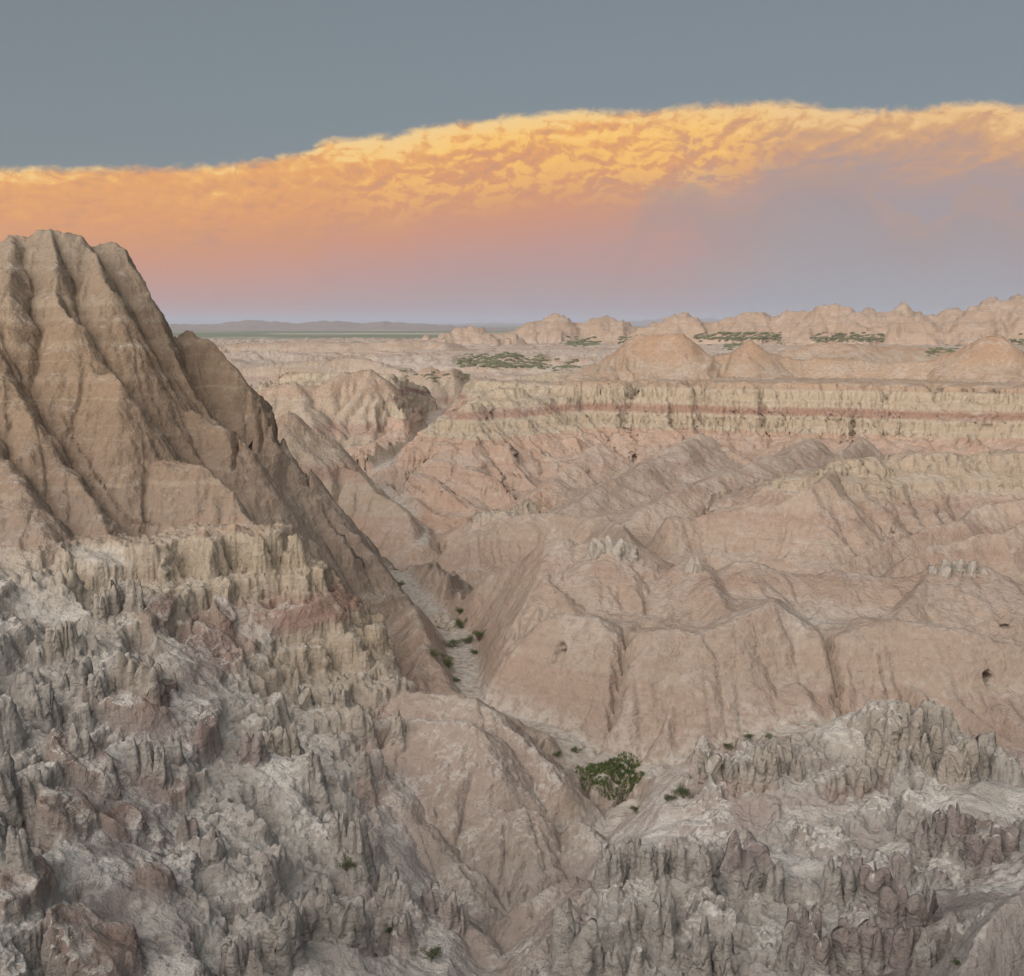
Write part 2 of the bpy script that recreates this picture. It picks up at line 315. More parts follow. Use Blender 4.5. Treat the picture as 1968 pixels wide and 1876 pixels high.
# far wall on the sky line
def z3(x, y): return (1700 + x * .6494) * .66085, (820 + y * .6494) * .66085
def z2(x, y): return (700 + x * .6098) * .66085, (850 + y * .6098) * .66085
fw = [z2(1330, 215), z2(1420, 150), z2(1465, 132), z2(1490, 118), z2(1530, 135), z2(1580, 150), z2(1640, 150), z2(1725, 130), z2(1745, 145), z2(1775, 172), z2(1818, 152), z2(1850, 172)]
ridge(G_FAR, [(a, b, 1050) for a, b in fw], 0.5, 0.5, 1.0, 0.35, 34, 1.0, 110)
fw = [z3(250, 205), z3(360, 180), z3(455, 163), z3(490, 178), z3(520, 192), z3(690, 190), z3(722, 160), z3(780, 158), z3(800, 180), z3(880, 172), z3(912, 153), z3(1010, 150), z3(1060, 124), z3(1090, 122), z3(1095, 114), z3(1105, 122),
      z3(1135, 118), z3(1150, 147), z3(1175, 130), z3(1192, 152), z3(1270, 141), z3(1300, 150), z3(1340, 142), z3(1370, 151), z3(1400, 126), z3(1416, 118), z3(1445, 148), z3(1640, 144), z3(1700, 146), z3(1760, 118), z3(1820, 92), z3(1842, 88), z3(1880, 105), z3(1935, 72), z3(1968, 70), z3(2150, 90), z3(2400, 130)]
ridge(G_FAR, [(a, b, 1000 - 80 * (i / len(fw))) for i, (a, b) in enumerate(fw)], 0.55, 0.5, 1.0, 0.35, 34, 1.0, 110)
ridge(G_FAR, [z2(880, 235) + (900,), z2(960, 215) + (900,), z2(1040, 190) + (900,), z2(1110, 185) + (900,), z2(1180, 200) + (900,), z2(1300, 235) + (880,)], 0.4, 0.4, 1.0, 0.3, 26, 0.8, 80)
# near corner slope below the viewpoint
ridge(G_CORNER, [(2200, 1560, 45), (2060, 1640, 43), (1968, 1712, 42), (1925, 1750, 41), (1885, 1800, 40), (1838, 1880, 38.5), (1800, 1990, 36.5)], 1.7, 1.7, 0.6, 0.2, 2.5, 0.12, 20)
# the hill under the viewpoint itself
RID.append((G_CORNER, [(-60, -22, -4), (0, -2.5, -1.7), (60, -30, -4)], 1.0, 0.4, 1.5, 0.1, 6, 0.1, 60, (1e3, 1.0)))

def prof(pts): return [(P(a, b, 140)[0], P(a, b, 140)[2]) for a, b in pts]
CAPS = [(G_BUTTE, 129, [(-400, 60), (P(225, 470, 140)[0], 60)] + prof([(226, 470), (247, 488), (257, 513), (278, 537), (289, 580), (310, 601), (321, 629), (338, 662), (350, 705), (395, 790), (500, 960)]) + [(0, 60)]),
        (G_FIN, 132, [(-400, 60), (P(415, 650, 140)[0], 60)] + prof([(416, 654), (444, 668), (454, 685), (479, 700), (493, 706), (504, 742), (518, 788), (521, 851), (535, 872), (578, 904), (599, 943)]) + [(P(640, 943, 140)[0], 60), (100, 60)])]
# ------------------------------------------------------------------ wash (floor) lines
def wp(dx, dy, Y, z, w): return P(dx, dy, Y)[:2] + (z, w)
WASH = [[(0.5, 62, -48.5, .5), wp(960, 1860, 73, -48.0, .5), wp(965, 1790, 74, -46.6, .5), wp(1060, 1705, 77.5, -44.5, .5), wp(1140, 1630, 81, -42.6, .6), wp(1190, 1560, 84, -41.2, 1.5),
         wp(1170, 1490, 88, -40, 3.6), (5, 95, -39.4, 1.5), wp(905, 1330, 102, -38.8, .8), wp(890, 1260, 116, -38.7, 2.0), wp(880, 1215, 125, -38.5, 2.2), wp(800, 1140, 144, -38.4, 1.8), wp(762, 1095, 159, -38.2, 1.6),
         wp(830, 1020, 186, -37.4, 1.8), wp(780, 975, 200, -36.2, 1.4), wp(705, 907, 224, -33.5, 1.4), wp(820, 838, 280, -31.5, 2), wp(840, 790, 350, -30, 3), wp(980, 740, 420, -29, 3), (60, 620, -28, 3)],
        [wp(1170, 1490, 88, -40, 3), wp(1290, 1500, 88.5, -39.6, 1.5), wp(1430, 1425, 90.5, -37.8, 1.6), wp(1560, 1390, 92, -36.8, 1.0), wp(1960, 1440, 88, -36, .5)]]

# ------------------------------------------------------------------ foreground benches: control points (picture point, distance)
FORE = [ # left
 (60, 1060, 97), (130, 1062, 97), (200, 1060, 98), (250, 1047, 99), (330, 1060, 99), (400, 1032, 101), (480, 1012, 104), (560, 1040, 104), (620, 1085, 105), (650, 1150, 103),
 (100, 1180, 84), (230, 1200, 87), (330, 1195, 90), (420, 1185, 94), (500, 1190, 96), (560, 1200, 96.5), (640, 1188, 99), (700, 1215, 100), (745, 1255, 100),
 (0, 1180, 82), (60, 1260, 76), (250, 1240, 82), (330, 1300, 80), (420, 1330, 83), (480, 1340, 85), (600, 1325, 91), (690, 1330, 92), (770, 1330, 92),
 (40, 1400, 66), (150, 1440, 68), (250, 1400, 73), (330, 1440, 72), (430, 1440, 75), (520, 1430, 78), (620, 1440, 81), (680, 1480, 78),
 (20, 1560, 58), (120, 1560, 61), (230, 1600, 62), (300, 1610, 63), (430, 1580, 67), (540, 1560, 70), (640, 1600, 70), (700, 1650, 69),
 (20, 1720, 50), (200, 1700, 55), (330, 1720, 56), (430, 1680, 60), (560, 1680, 63), (640, 1720, 63), (740, 1760, 63), (860, 1780, 65), (910, 1830, 65),
 (20, 1860, 45), (180, 1830, 49), (330, 1850, 50), (470, 1860, 53), (620, 1860, 56), (760, 1870, 57.5), (900, 1880, 60),
 # right
 (1330, 1520, 79), (1370, 1470, 80), (1480, 1440, 80.5), (1600, 1480, 80), (1700, 1385, 81), (1750, 1360, 82), (1870, 1445, 80), (1968, 1500, 79),
 (1250, 1570, 78.5), (1300, 1580, 77), (1400, 1570, 75), (1500, 1570, 74), (1620, 1560, 74), (1750, 1520, 75), (1900, 1560, 71),
 (1160, 1640, 71), (1210, 1630, 69), (1340, 1660, 68), (1440, 1640, 67), (1560, 1640, 67), (1700, 1640, 66), (1850, 1640, 63),
 (1100, 1760, 60), (1200, 1760, 60.5), (1280, 1720, 60.5), (1400, 1740, 60), (1520, 1740, 59), (1680, 1730, 58), (1820, 1740, 55),
 (1060, 1870, 56), (1180, 1870, 55), (1300, 1860, 55), (1420, 1850, 54), (1560, 1850, 52), (1700, 1850, 50), (1800, 1850, 47)]
CT = [P(*p) for p in FORE]
# gully and outer rim points keep the sheet from flying off
CT += [(-58, 60, -22), (-70, 85, -18), (-80, 105, -16), (-30, 36, -27), (-12, 40, -33), (5, 42, -37), (14, 38, -34), (24, 33, -28), (40, 45, -27), (55, 70, -29), (60, 90, -35), (45, 92, -39),
       (-1.5, 64, -43), (-1.5, 58, -42), (-0.5, 73, -46), (4, 78, -45.5), (7, 85, -43), (3, 92, -42), (-4, 100, -42), (-10, 115, -42), (-18, 118, -40), (-32, 118, -36), (-60, 122, -32), (-90, 125, -25), (20, 95, -42), (35, 98, -42)]
CT = np.array(CT, dtype=np.float64)
def tps_fit(c):
    n = len(c)
    d2 = (c[:, None, 0] - c[None, :, 0]) ** 2 + (c[:, None, 1] - c[None, :, 1]) ** 2
    K = 0.5 * d2 * np.log(d2 + 1e-9) + np.eye(n) * 6.0
    Pm = np.c_[np.ones(n), c[:, :2]]
    A = np.zeros((n + 3, n + 3)); A[:n, :n] = K; A[:n, n:] = Pm; A[n:, :n] = Pm.T
    return np.linalg.solve(A, np.r_[c[:, 2], 0, 0, 0])
TW = tps_fit(CT)
def fore_base(x, y):
    z = (TW[-3] + TW[-2] * x + TW[-1] * y).astype(np.float64)
    zx = np.full(x.shape, TW[-2]); zy = np.full(x.shape, TW[-1])
    for (a, b, _), w in zip(CT, TW[:-3]):
        qx = x - a; qy = y - b
        d2 = qx * qx + qy * qy + 1e-6
        lg = np.log(d2) * w
        z += 0.5 * d2 * lg
        zx += qx * (lg + w); zy += qy * (lg + w)
    return z.astype(f32), np.sqrt(zx * zx + zy * zy).astype(f32)

# cliffs of the cream beds (bottom, top) in bed height
BEDS = [(-24.4, -20.7), (-26.6, -24.6), (-30.0, -28.8), (-33.0, -30.2), (-34.4, -33.2)]
def terrace(z, beds, tight, w):
    o = z
    for a, b in beds:
        c = (a + b) / 2; h = (b - a) / 2
        u = (z - c) / h
        g = np.clip(u / tight, -1, 1) * h + c
        inside = np.abs(u) < 1.0
        o = np.where(inside, g, o)
    return z + (o - z) * w

def mesamask(x, y): return (sst(y, 196, 216) * (1 - sst(y, 330, 380)) * sst(x, -90, -70)).astype(f32)
MS = 0.45
def dip(x, y, z):
    m = mesamask(x, y)
    return (0.12 * np.maximum(0, 92 - y) * sst(y, 10, 40) + 0.6 * gnoise(x / 40, y / 40, 5) + m * (-4.8 + MS * np.clip(z + 16, -25, 8))).astype(f32)

ENDK = 2.0
def base(x, y):
    x = x.astype(f32); y = y.astype(f32)
    r = np.sqrt(x * x + y * y)
    sc1 = np.clip(r / 110.0, 0.6, 6.0)
    # wandering of the ground plan
    wx = x + sc1 * 0.9 * byscale(lambda a, b: fbm(a / 7, b / 7, 3, 21), x, y, r); wy = y + sc1 * 0.9 * byscale(lambda a, b: fbm(a / 7, b / 7, 3, 33), x, y, r)
    z = np.full(x.shape, -200.0, f32); gid = np.zeros(x.shape, np.int8)
    # floor of the washes, rising gently to both sides
    fl = np.full(x.shape, 1e3, f32); dw = np.full(x.shape, 1e3, f32); fw = np.full(x.shape, 1e3, f32)
    for line in WASH:
        for (x0, y0, z0, w0), (x1, y1, z1, w1) in zip(line[:-1], line[1:]):
            ex, ey = x1 - x0, y1 - y0; L2 = ex * ex + ey * ey
            t = np.clip(((wx - x0) * ex + (wy - y0) * ey) / L2, 0, 1)
            d = np.sqrt((wx - x0 - t * ex) ** 2 + (wy - y0 - t * ey) ** 2)
            c = z0 + t * (z1 - z0) + np.minimum(0.09 * np.maximum(d - 1.0, 0), 3.0)
            fl = np.minimum(fl, c); dw = np.minimum(dw, d)
            fw = np.minimum(fw, z0 + t * (z1 - z0) + 1.4 * np.maximum(d - 0.85 * (w0 + t * (w1 - w0)), 0) + 0.05 * d)
    # open badlands further out: low rounded pale mounds
    far = sst(r, 430, 620)
    rel_ = 1.0
    roll = 2.2 * (ridged(x / 26, y / 26, 3, 47) - 0.4) - 27.0 - 2.5 * sst(r, 700, 1500) + 8.0 * ridged(x / 70 + 0.5 * fbm(x / 60, y / 60, 2, 3), y / 70, 4, 41, 0.6) + 2.5 * ridged(x / 17, y / 17, 3, 55)
    fw = fw + 100 * (1 - sst(y, 76, 80))
    fl = fl + (roll - fl) * far
    fl = fl + (-47.0 - fl) * sst(r, 1300, 2300)
    z = fl.copy()
    for (g, pts, sf, sb, rc, spur, lam, rill, reach, foot) in RID:
        xs = [p[0] for p in pts]; ys = [p[1] for p in pts]
        m = (wx > min(xs) - reach) & (wx < max(xs) + reach) & (wy > min(ys) - reach) & (wy < max(ys) + reach)
        idx = np.nonzero(m)
        if idx[0].size == 0: continue
        px = wx[idx]; py = wy[idx]
        best = np.full(px.shape, -1e4, f32); bd = np.zeros(px.shape, f32)
        csgn = 1.0 if sum((x1 - x0) * (-y0) - (y1 - y0) * (-x0) for (x0, y0, _), (x1, y1, _) in zip(pts[:-1], pts[1:])) > 0 else -1.0
        for si, ((x0, y0, z0), (x1, y1, z1)) in enumerate(zip(pts[:-1], pts[1:])):
            ex, ey = x1 - x0, y1 - y0; L2 = ex * ex + ey * ey + 1e-6; L = math.sqrt(L2)
            t = np.clip(((px - x0) * ex + (py - y0) * ey) / L2, 0, 1)
            qx = px - x0 - t * ex; qy = py - y0 - t * ey
            d = np.sqrt(qx * qx + qy * qy)
            if si == 0 or si == len(pts) - 2:
                al = (qx * ex + qy * ey) / L
                ex_ = np.maximum(-al, 0) if si == 0 else np.maximum(al, 0)
                if len(pts) == 2: ex_ = np.abs(al)
                d = np.sqrt(d * d + (ENDK * ENDK - 1) * ex_ * ex_)
            w = np.clip(0.5 + 0.5 * csgn * (ex * qy - ey * qx) / (L * (d + 1e-3)), 0, 1)
            sl = sb + (sf - sb) * w
            c = z0 + t * (z1 - z0) - sl * d
            k = c > best
            best = np.where(k, c, best)
            bd = np.where(k, sl * d, bd)
        ux, uy = pts[-1][0] - pts[0][0], pts[-1][1] - pts[0][1]; ul = math.hypot(ux, uy); ux /= ul; uy /= ul
        bs = px * ux + py * uy + 0.25 * lam * gnoise(px / lam, py / lam, 19)
        jag = 0.25 * np.clip(math.hypot(pts[len(pts) // 2][0], pts[len(pts) // 2][1]) / 110.0, 0.6, 9)
        zc = best + bd + jag * (ridged(bs / (lam * 0.35), bs * 0 + g, 3, 151) - 0.35) * np.exp(-bd / (3 * jag)) # crest height at the nearest point
        off = 7.77 * pts[0][0] + 3.1 * pts[0][1]
        a = bs / lam + 0.9 * gnoise(px / (1.6 * lam), py / (1.6 * lam), 9)
        sp = ridged(a + off, bd / (3 * lam) + off, 2, 61)         # spurs running straight down
        ri = ridged(bs / (lam * 0.28) + 2.0 * gnoise(px / lam, py / lam, 4) + off, bd / (lam * 0.7), 2, 71) * sst(gnoise(px / (2 * lam), py / (2 * lam), 29), -0.1, 0.4)
        gro = sst(bd, 0.3, lam * 0.8)
        drop = np.sqrt(bd * bd + rc * rc) - rc
        drop = np.where(drop > foot[0], foot[0] + (drop - foot[0]) * foot[1], drop)
        drop = drop * (1.0 - spur * gro * (sp - 0.35)) - rill * gro * (ri - 0.4)
        h = zc - drop
        for cg, ymin, prof in CAPS:
            if cg == g:
                k = (py > ymin) & (py < 153)
                cz = np.interp(px * 140.0 / np.maximum(py, 1) + 0.9 * fbm(py / 3.0, h / 3.0, 3, 3), [p[0] for p in prof], [p[1] for p in prof]) * py / 140.0
                h = np.where(k, np.minimum(h, cz), h).astype(f32)
        kk = 0.35 if g not in (G_FAR, G_BACK) else 0.8
        if g == G_FAR: h = h + 2.6 * (ridged(px / 30, py / 30, 4, 201, 0.6) - 0.45)
        zz = z[idx]
        dif = h - zz
        hh = np.clip(0.5 + 0.5 * dif / kk, 0, 1)
        nz = zz * (1 - hh) + h * hh + kk * hh * (1 - hh)
        z[idx] = nz
        gg = gid[idx]; gg[dif > 0] = g; gid[idx] = gg
    r_ = r
    gw = np.isin(gid, (G_CLAY, G_MOUND, G_MESA)).astype(f32) * 0.9 + 0.6 * np.isin(gid, (G_BUTTE, G_FIN, G_HILL)) + 0.85 * (gid == G_SPUR) + 0.35 * (gid == G_CAPS) + 1.3 * (gid == G_FAR)
    s6 = np.clip(r / 110.0, 0.7, 8.0)
    z = z + gw * s6 * byscale(lambda a, b: 0.9 * (ridged(a / 5.5, b / 5.5, 2, 161) - 0.45) + 0.3 * (ridged(a / 1.9, b / 1.9, 2, 171) - 0.45), wx, wy, r)
    return z, gid, dw, fw, r

ERO = []
RECT = [(141, 1331, 330, 1387), (94, 1472, 226, 1533), (278, 1491, 377, 1566), (80, 1585, 189, 1689), (189, 1600, 292, 1661), (269, 1713, 344, 1750), (90, 1760, 273, 1890), (0, 1670, 85, 1793), (385, 1390, 418, 1458), (283, 1161, 330, 1246), (405, 1176, 457, 1206),
        (1830, 1600, 1930, 1700), (1500, 1560, 1640, 1620), (1290, 1540, 1500, 1600), (1540, 1400, 1690, 1470)]
def y_est(dx, dy):
    w = [1.0 / ((a - dx) ** 2 + (b - dy) ** 2 + 50.0) ** 1.5 for a, b, _ in FORE]
    return sum(k * f[2] for k, f in zip(w, FORE)) / sum(w)
REDS = []
for k, (a, b, c, d) in enumerate(RECT):
    Ye = y_est((a + c) / 2, (b + d) / 2); p = P((a + c) / 2, (b + d) / 2, Ye); mp = math.hypot(p[0], p[1]) * 0.5203 / FPX
    REDS.append((p[0], p[1], (c - a) / 2 * mp, (d - b) / 2 * mp / 0.62, 1.0 if k < 12 else 0.35))
SHELF = []
for a, b, rx, ry in ((420, 1340, 50, 22), (480, 1345, 30, 14), (340, 1480, 30, 14), (480, 1635, 55, 16), (370, 1790, 40, 22), (190, 1100, 60, 20), (100, 1140, 80, 26), (470, 1215, 60, 14), (280, 1660, 40, 14), (1560, 1540, 60, 14), (1700, 1590, 50, 14), (1620, 1740, 30, 10), (1440, 1660, 40, 12)):
    Ye = y_est(a, b); p = P(a, b, Ye); mp = math.hypot(p[0], p[1]) * 0.5203 / FPX
    SHELF.append((p[0], p[1], rx * mp, ry * mp / 0.55))
def patches(x, y, lst, pad=1.0):
    o = np.zeros(x.shape, f32); wob = 0.55 * fbm(x / 1.7, y / 1.7, 3, 221)
    for e in lst:
        d2 = ((x - e[0]) / (e[2] * pad)) ** 2 + ((y - e[1]) / (e[3] * pad)) ** 2
        o = np.maximum(o, (1 - sst(d2 + wob, 0.55, 1.15)) * (e[4] if len(e) > 4 else 1.0))
    return o
def height(x, y):
    x = x.astype(f32); y = y.astype(f32)
    z, gid, dw, fw, r = base(x, y)
    for (gx0, gy0, gd, E) in ERO:
        fi = (x - gx0) / gd; fj = (y - gy0) / gd
        ok = (fi >= 0) & (fj >= 0) & (fi < E.shape[0] - 1.001) & (fj < E.shape[1] - 1.001)
        k = np.nonzero(ok)
        i0 = fi[k].astype(np.int32); j0 = fj[k].astype(np.int32); u = fi[k] - i0; v = fj[k] - j0
        z[k] += np.where(gid[k] == G_CAPS, 0.3, 1.0) * (E[i0, j0] * (1 - u) * (1 - v) + E[i0 + 1, j0] * u * (1 - v) + E[i0, j0 + 1] * (1 - u) * v + E[i0 + 1, j0 + 1] * u * v).astype(f32)
    z = z - np.isin(gid, (G_CLAY, G_CORNER)) * (0.30 * np.abs(gnoise(x / 1.1, y / 1.1, 211)) + 0.16 * np.abs(gnoise(x / .45, y / .45, 213))).astype(f32)
    # ---- foreground sheet of cream hoodoo rock
    m = (y < 135) & (r > 8) & (np.abs(x) < 110)
    idx = np.nonzero(m)
    fx = x[idx]; fy = y[idx]
    b, bsl = fore_base(fx, fy)
    b = b + 1.5 * (ridged(fx / 8, fy / 8, 3, 81) - 0.45)
    dpf = dip(fx, fy, b)
    b = b - 2.5 * np.maximum(fy - np.interp(fx, [-90, -40, -14, -8, 0, 70], [119, 117, 110, 93, 85, 88]), 0).astype(f32)
    st = b + dpf
    hood = sst(st, -37.5, -34.6) * (1 - sst(st, -20.6, -19.4)) * (1 - 0.8 * sst(st, -29.2, -28.3) * (1 - sst(st, -27.2, -26.4)))
    pr = patches(fx, fy, REDS); ps = patches(fx, fy, SHELF)
    calm = np.maximum(sst(fbm(fx / 10, fy / 10, 2, 231), 0.12, 0.4) * 0.75, np.maximum(pr * 0.85, ps * 0.92))
    b = b + pr * (0.7 + 0.5 * ridged(fx / 3.2, fy / 3.2, 2, 233)) - ps * 0.3
    hood = hood * (1 - calm)
    am = np.clip(bsl / 0.55, 0.42, 1.25)
    patch = sst(fbm(fx / 9, fy / 9, 2, 101), -0.05, 0.4)
    qx = fx + 0.9 * gnoise(fx / 2.3, fy / 2.3, 3) + 0.3 * gnoise(fx / .9, fy / .9, 4); qy = fy + 0.9 * gnoise(fx / 2.3, fy / 2.3, 8) + 0.3 * gnoise(fx / .9, fy / .9, 9)
    cA, iA = columns(qx, qy, 2.9, 3, -0.6, 1.2, 1.9, 0.75, 1.1)
    cB, iB = columns(fx + 0.15 * gnoise(fx / .5, fy / .5, 13), fy + 0.15 * gnoise(fx / .5, fy / .5, 18), 0.8, 7, -0.3, 0.45, 2.2, 0.18, 1.0)
    cA = np.maximum(cA, -0.9); cB = np.maximum(cB, -0.4)
    bil = np.abs(gnoise(fx / 4.5, fy / 4.5, 15)) * 3.6 + 1.6 * np.abs(gnoise(fx / 2.1, fy / 2.1, 16)) - 1.2
    fl_ = am * (0.6 * cA + 1.2 * bil + 0.2 * cB)
    stt = terrace(st + fl_ * hood, BEDS, 0.36, 0.85)
    crown = patch * hood * np.maximum(cA + 0.2, 0) * 0.3 + hood * (0.6 + 0.4 * patch) * cB * 0.5
    crum = 0.36 * np.abs(gnoise(fx / .95, fy / .95, 191)) + 0.17 * np.abs(gnoise(fx / .42, fy / .42, 193)) + 0.06 * gnoise(fx / .19, fy / .19, 197)
    hf = b + (stt - st) * hood + crown - (0.32 + 0.68 * hood) * crum
    zz = z[idx]
    kk = 0.3
    dif = hf - zz
    hh = np.clip(0.5 + 0.5 * dif / kk, 0, 1)
    z[idx] = zz * (1 - hh) + hf * hh + kk * hh * (1 - hh)
    gg = gid[idx]; gg[dif > 0] = np.where(fx[dif > 0] < 1.5 - 0 * fy[dif > 0], G_LEFT, G_RIGHT); gid[idx] = gg
    cut = (fw < z) & (r < 420)
    zs = -0.5 * (np.sqrt((z - fw) ** 2 + 0.5) - z - fw)
    z = np.where((r < 420) & (fw < z + 4), zs, z); gid = np.where(cut & (dw < 3.2), np.int8(G_FLOOR), gid)
    # ---- cliffs in the cream beds on the mesa, bench wall, mounds and hill caps
    wT = np.zeros(x.shape, f32)
    for g, w in ((G_MESA, 0.95), (G_WALL, 0.6), (G_KNOB, 0.8), (G_BACK, 0.5), (G_MOUND, 0.15), (G_FAR, 0.3), (G_CAPS, 0.25)):
        wT[gid == g] = w
    st = z + dip(x, y, z)
    sz = np.clip(r / 110.0, 1.0, 8.0)
    flute = byscale(lambda a, b: 2.6 * np.abs(gnoise(a / 1.9, b / 1.9, 111)) + 1.9 * np.abs(gnoise(a / .7, b / .7, 115)) + 2.2 * fbm(a / 5, b / 5, 3, 117), x + 0.5 * st, y, r, 0.0) - 0.9
    inb = ((st > -35.5) & (st < -19.5)).astype(f32)
    st2 = terrace(st + (flute - 0.6) * inb * np.minimum(wT * 1.6, 1), BEDS, 0.46, 0.9)
    z = z + (st2 - st) * wT / (1 + MS * mesamask(x, y))
    fs = sst(r, 420, 600) * np.where(gid == G_FAR, 0.8, 0.55)
    wv = z + 1.2 * fbm(x / 60, y / 60, 2, 181)
    u = wv / 4.6; fr = u - np.floor(u)
    z = z + fs * ((np.floor(u) + np.clip((fr - 0.5) / 0.5 + 0.5, 0, 1)) * 4.6 - wv)
    # ledges on the butte and fin
    bw = np.isin(gid, (G_BUTTE, G_FIN)).astype(f32) * sst(z, -20, -16) * (1 - sst(z, 9, 12))
    z = z + np.isin(gid, (G_BUTTE, G_FIN)) * (0.55 * fbm(x / 3.2, y / 3.2 + z / 4.0, 4, 241) - 0.35 * np.abs(gnoise(x / 1.3, y / 1.3 + z / 5.0, 243))).astype(f32)
    wv = z + 0.8 * fbm(x / 9, y / 9, 3, 187)
    u = wv / 3.1; fr = u - np.floor(u)
    z = z + 0.28 * bw * ((np.floor(u) + np.clip((fr - 0.5) / 0.55 + 0.5, 0, 1)) * 3.1 - wv)
    # fine weathering everywhere
    z = z + 0.10 * np.clip(sz, 1, 4) * byscale(lambda a, b: fbm(a / .9, b / .9, 3, 121), x, y, r)
    return z, gid, dw

# ------------------------------------------------------------------ running water: stream power erosion on two regular grids
import heapq
def erode(x0, x1, y0, y1, gd, iters, K, talus):
    nx = int((x1 - x0) / gd) + 1; ny = int((y1 - y0) / gd) + 1
    gx_, gy_ = np.meshgrid(x0 + gd * np.arange(nx), y0 + gd * np.arange(ny), indexing='ij')
    zb = base(gx_.astype(f32), gy_.astype(f32))[0].astype(np.float64)
    # fill hollows so that every cell drains
    zf = zb.ravel().tolist(); n = nx * ny; seen = bytearray(n); hp = []
    for i in range(nx):
        for j in ((0, ny - 1) if 0 < i < nx - 1 else range(ny)):
            k = i * ny + j; seen[k] = 1; hp.append((zf[k], k))
    heapq.heapify(hp)
    while hp:
        h, k = heapq.heappop(hp)
        j = k % ny
        for q in (k - 1 if j else -1, k + 1 if j < ny - 1 else -1, k - ny, k + ny):
            if 0 <= q < n and not seen[q]:
                seen[q] = 1
                if zf[q] < h + 1e-4: zf[q] = h + 1e-4
                heapq.heappush(hp, (zf[q], q))
    z = np.array(zf).reshape(nx, ny)
    idx = np.arange(n).reshape(nx, ny)
    for it in range(iters):
        zp = np.pad(z, 1, mode='edge'); best = np.full(z.shape, 1e-9); rec = idx.copy(); dl = np.full(z.shape, gd)
        for di in (-1, 0, 1):
            for dj in (-1, 0, 1):
                if di == 0 and dj == 0: continue
                L = gd * math.hypot(di, dj)
                sl = (z - zp[1 + di:1 + di + nx, 1 + dj:1 + dj + ny]) / L
                m = sl > best
                best = np.where(m, sl, best); rec = np.where(m, np.clip(idx + di * ny + dj, 0, n - 1), rec); dl = np.where(m, L, dl)
        order = np.argsort(-z.ravel(), kind='stable').tolist(); rl = rec.ravel().tolist()
        A = [gd * gd] * n
        for k in order:
            q = rl[k]
            if q != k: A[q] += A[k]
        F = (K * np.minimum(np.sqrt(np.array(A)), 22.0) * (gd / dl.ravel())).tolist()
        zl = z.ravel().tolist()
        for k in reversed(order):
            q = rl[k]
            if q != k: f = F[k]; zl[k] = (zl[k] + f * zl[q]) / (1 + f)
        z = np.array(zl).reshape(nx, ny)
        for _ in range(2):                                   # banks slump to the angle of repose
            for ax in (0, 1):
                d = np.diff(z, axis=ax); ex = np.sign(d) * np.maximum(np.abs(d) - talus * gd, 0) * 0.3
                lo_ = [slice(None)] * 2; hi_ = [slice(None)] * 2; lo_[ax] = slice(0, -1); hi_[ax] = slice(1, None)
                z[tuple(lo_)] += ex; z[tuple(hi_)] -= ex
    E = np.clip(z - zb, -4.0, 0.6)
    e = np.minimum(np.minimum(gx_ - x0, x1 - gx_), np.minimum(gy_ - y0, y1 - gy_))
    E = E * sst(e, 0, 14)
    print('eroded', nx, ny, np.round(np.percentile(E, [1, 5, 20, 50, 80]), 2), round(time.time() - T0, 1))
    return (x0, y0, gd, E.astype(f32))
ERO_NEW = [erode(-88, 100, 62, 262, 0.5, 10, 0.038, 3.0), erode(-150, 190, 236, 460, 1.0, 8, 0.045, 2.2)]
ERO += ERO_NEW

# ------------------------------------------------------------------ one adaptive sheet of ground
NC, NR = 960, 1180
TH = np.concatenate([np.linspace(-40, -29, 40)[:-1], np.linspace(-29, 29, NC - 78), np.linspace(29, 40, 40)[1:]])
TH = np.radians(TH).astype(f32)
NCc = 420
THc = np.linspace(TH[0], TH[-1], NCc).astype(f32)
RRc = np.exp(np.linspace(math.log(9.0), math.log(2600.0), 1700)).astype(f32)
tt, rr = np.meshgrid(THc, RRc, indexing='ij')
zc, _, _ = height(rr * np.sin(tt), rr * np.cos(tt))
el = np.arctan2(zc, rr)
run = np.maximum.accumulate(el, axis=1)
vis = el >= run - 0.004
de = np.abs(np.diff(el, axis=1)); dl = np.diff(np.log(rr), axis=1)
wgt = np.where(vis[:, 1:], 1.0, 0.4) * np.minimum(de, 0.02) + 0.07 * dl + 0.00003
wgt *= np.where(rr[:, 1:] < 34, 0.3, 1.0)
ker = np.ones(7) / 7
wp = np.pad(wgt, ((3, 3), (0, 0)), mode='edge')
wgt = sum(wp[i:i + wgt.shape[0]] for i in range(7)) / 7
wp = np.pad(wgt, ((0, 0), (6, 6)), mode='edge')
wgt = sum(wp[:, i:i + wgt.shape[1]] for i in range(13)) / 13
cum = np.concatenate([np.zeros((NCc, 1)), np.cumsum(wgt, axis=1)], axis=1); cum /= cum[:, -1:]
RS = np.stack([np.interp(np.linspace(0, 1, NR), cum[i], np.log(RRc)) for i in range(NCc)])
for _ in range(3):
    wp = np.pad(RS, ((14, 14), (0, 0)), mode='edge')
    RS = sum(wp[i:i + NCc] for i in range(29)) / 29
j = np.interp(TH, THc, np.arange(NCc)); j0 = np.clip(j.astype(int), 0, NCc - 2); fj = (j - j0)[:, None]
RG = np.exp(RS[j0] * (1 - fj) + RS[j0 + 1] * fj).astype(f32)        # (NC, NR)
TG = np.repeat(TH[:, None], NR, axis=1)
X = RG * np.sin(TG); Y = RG * np.cos(TG)
print('grid', X.shape, round(time.time() - T0, 1))
Z, GID, DW = height(X, Y)
print('height', round(time.time() - T0, 1))

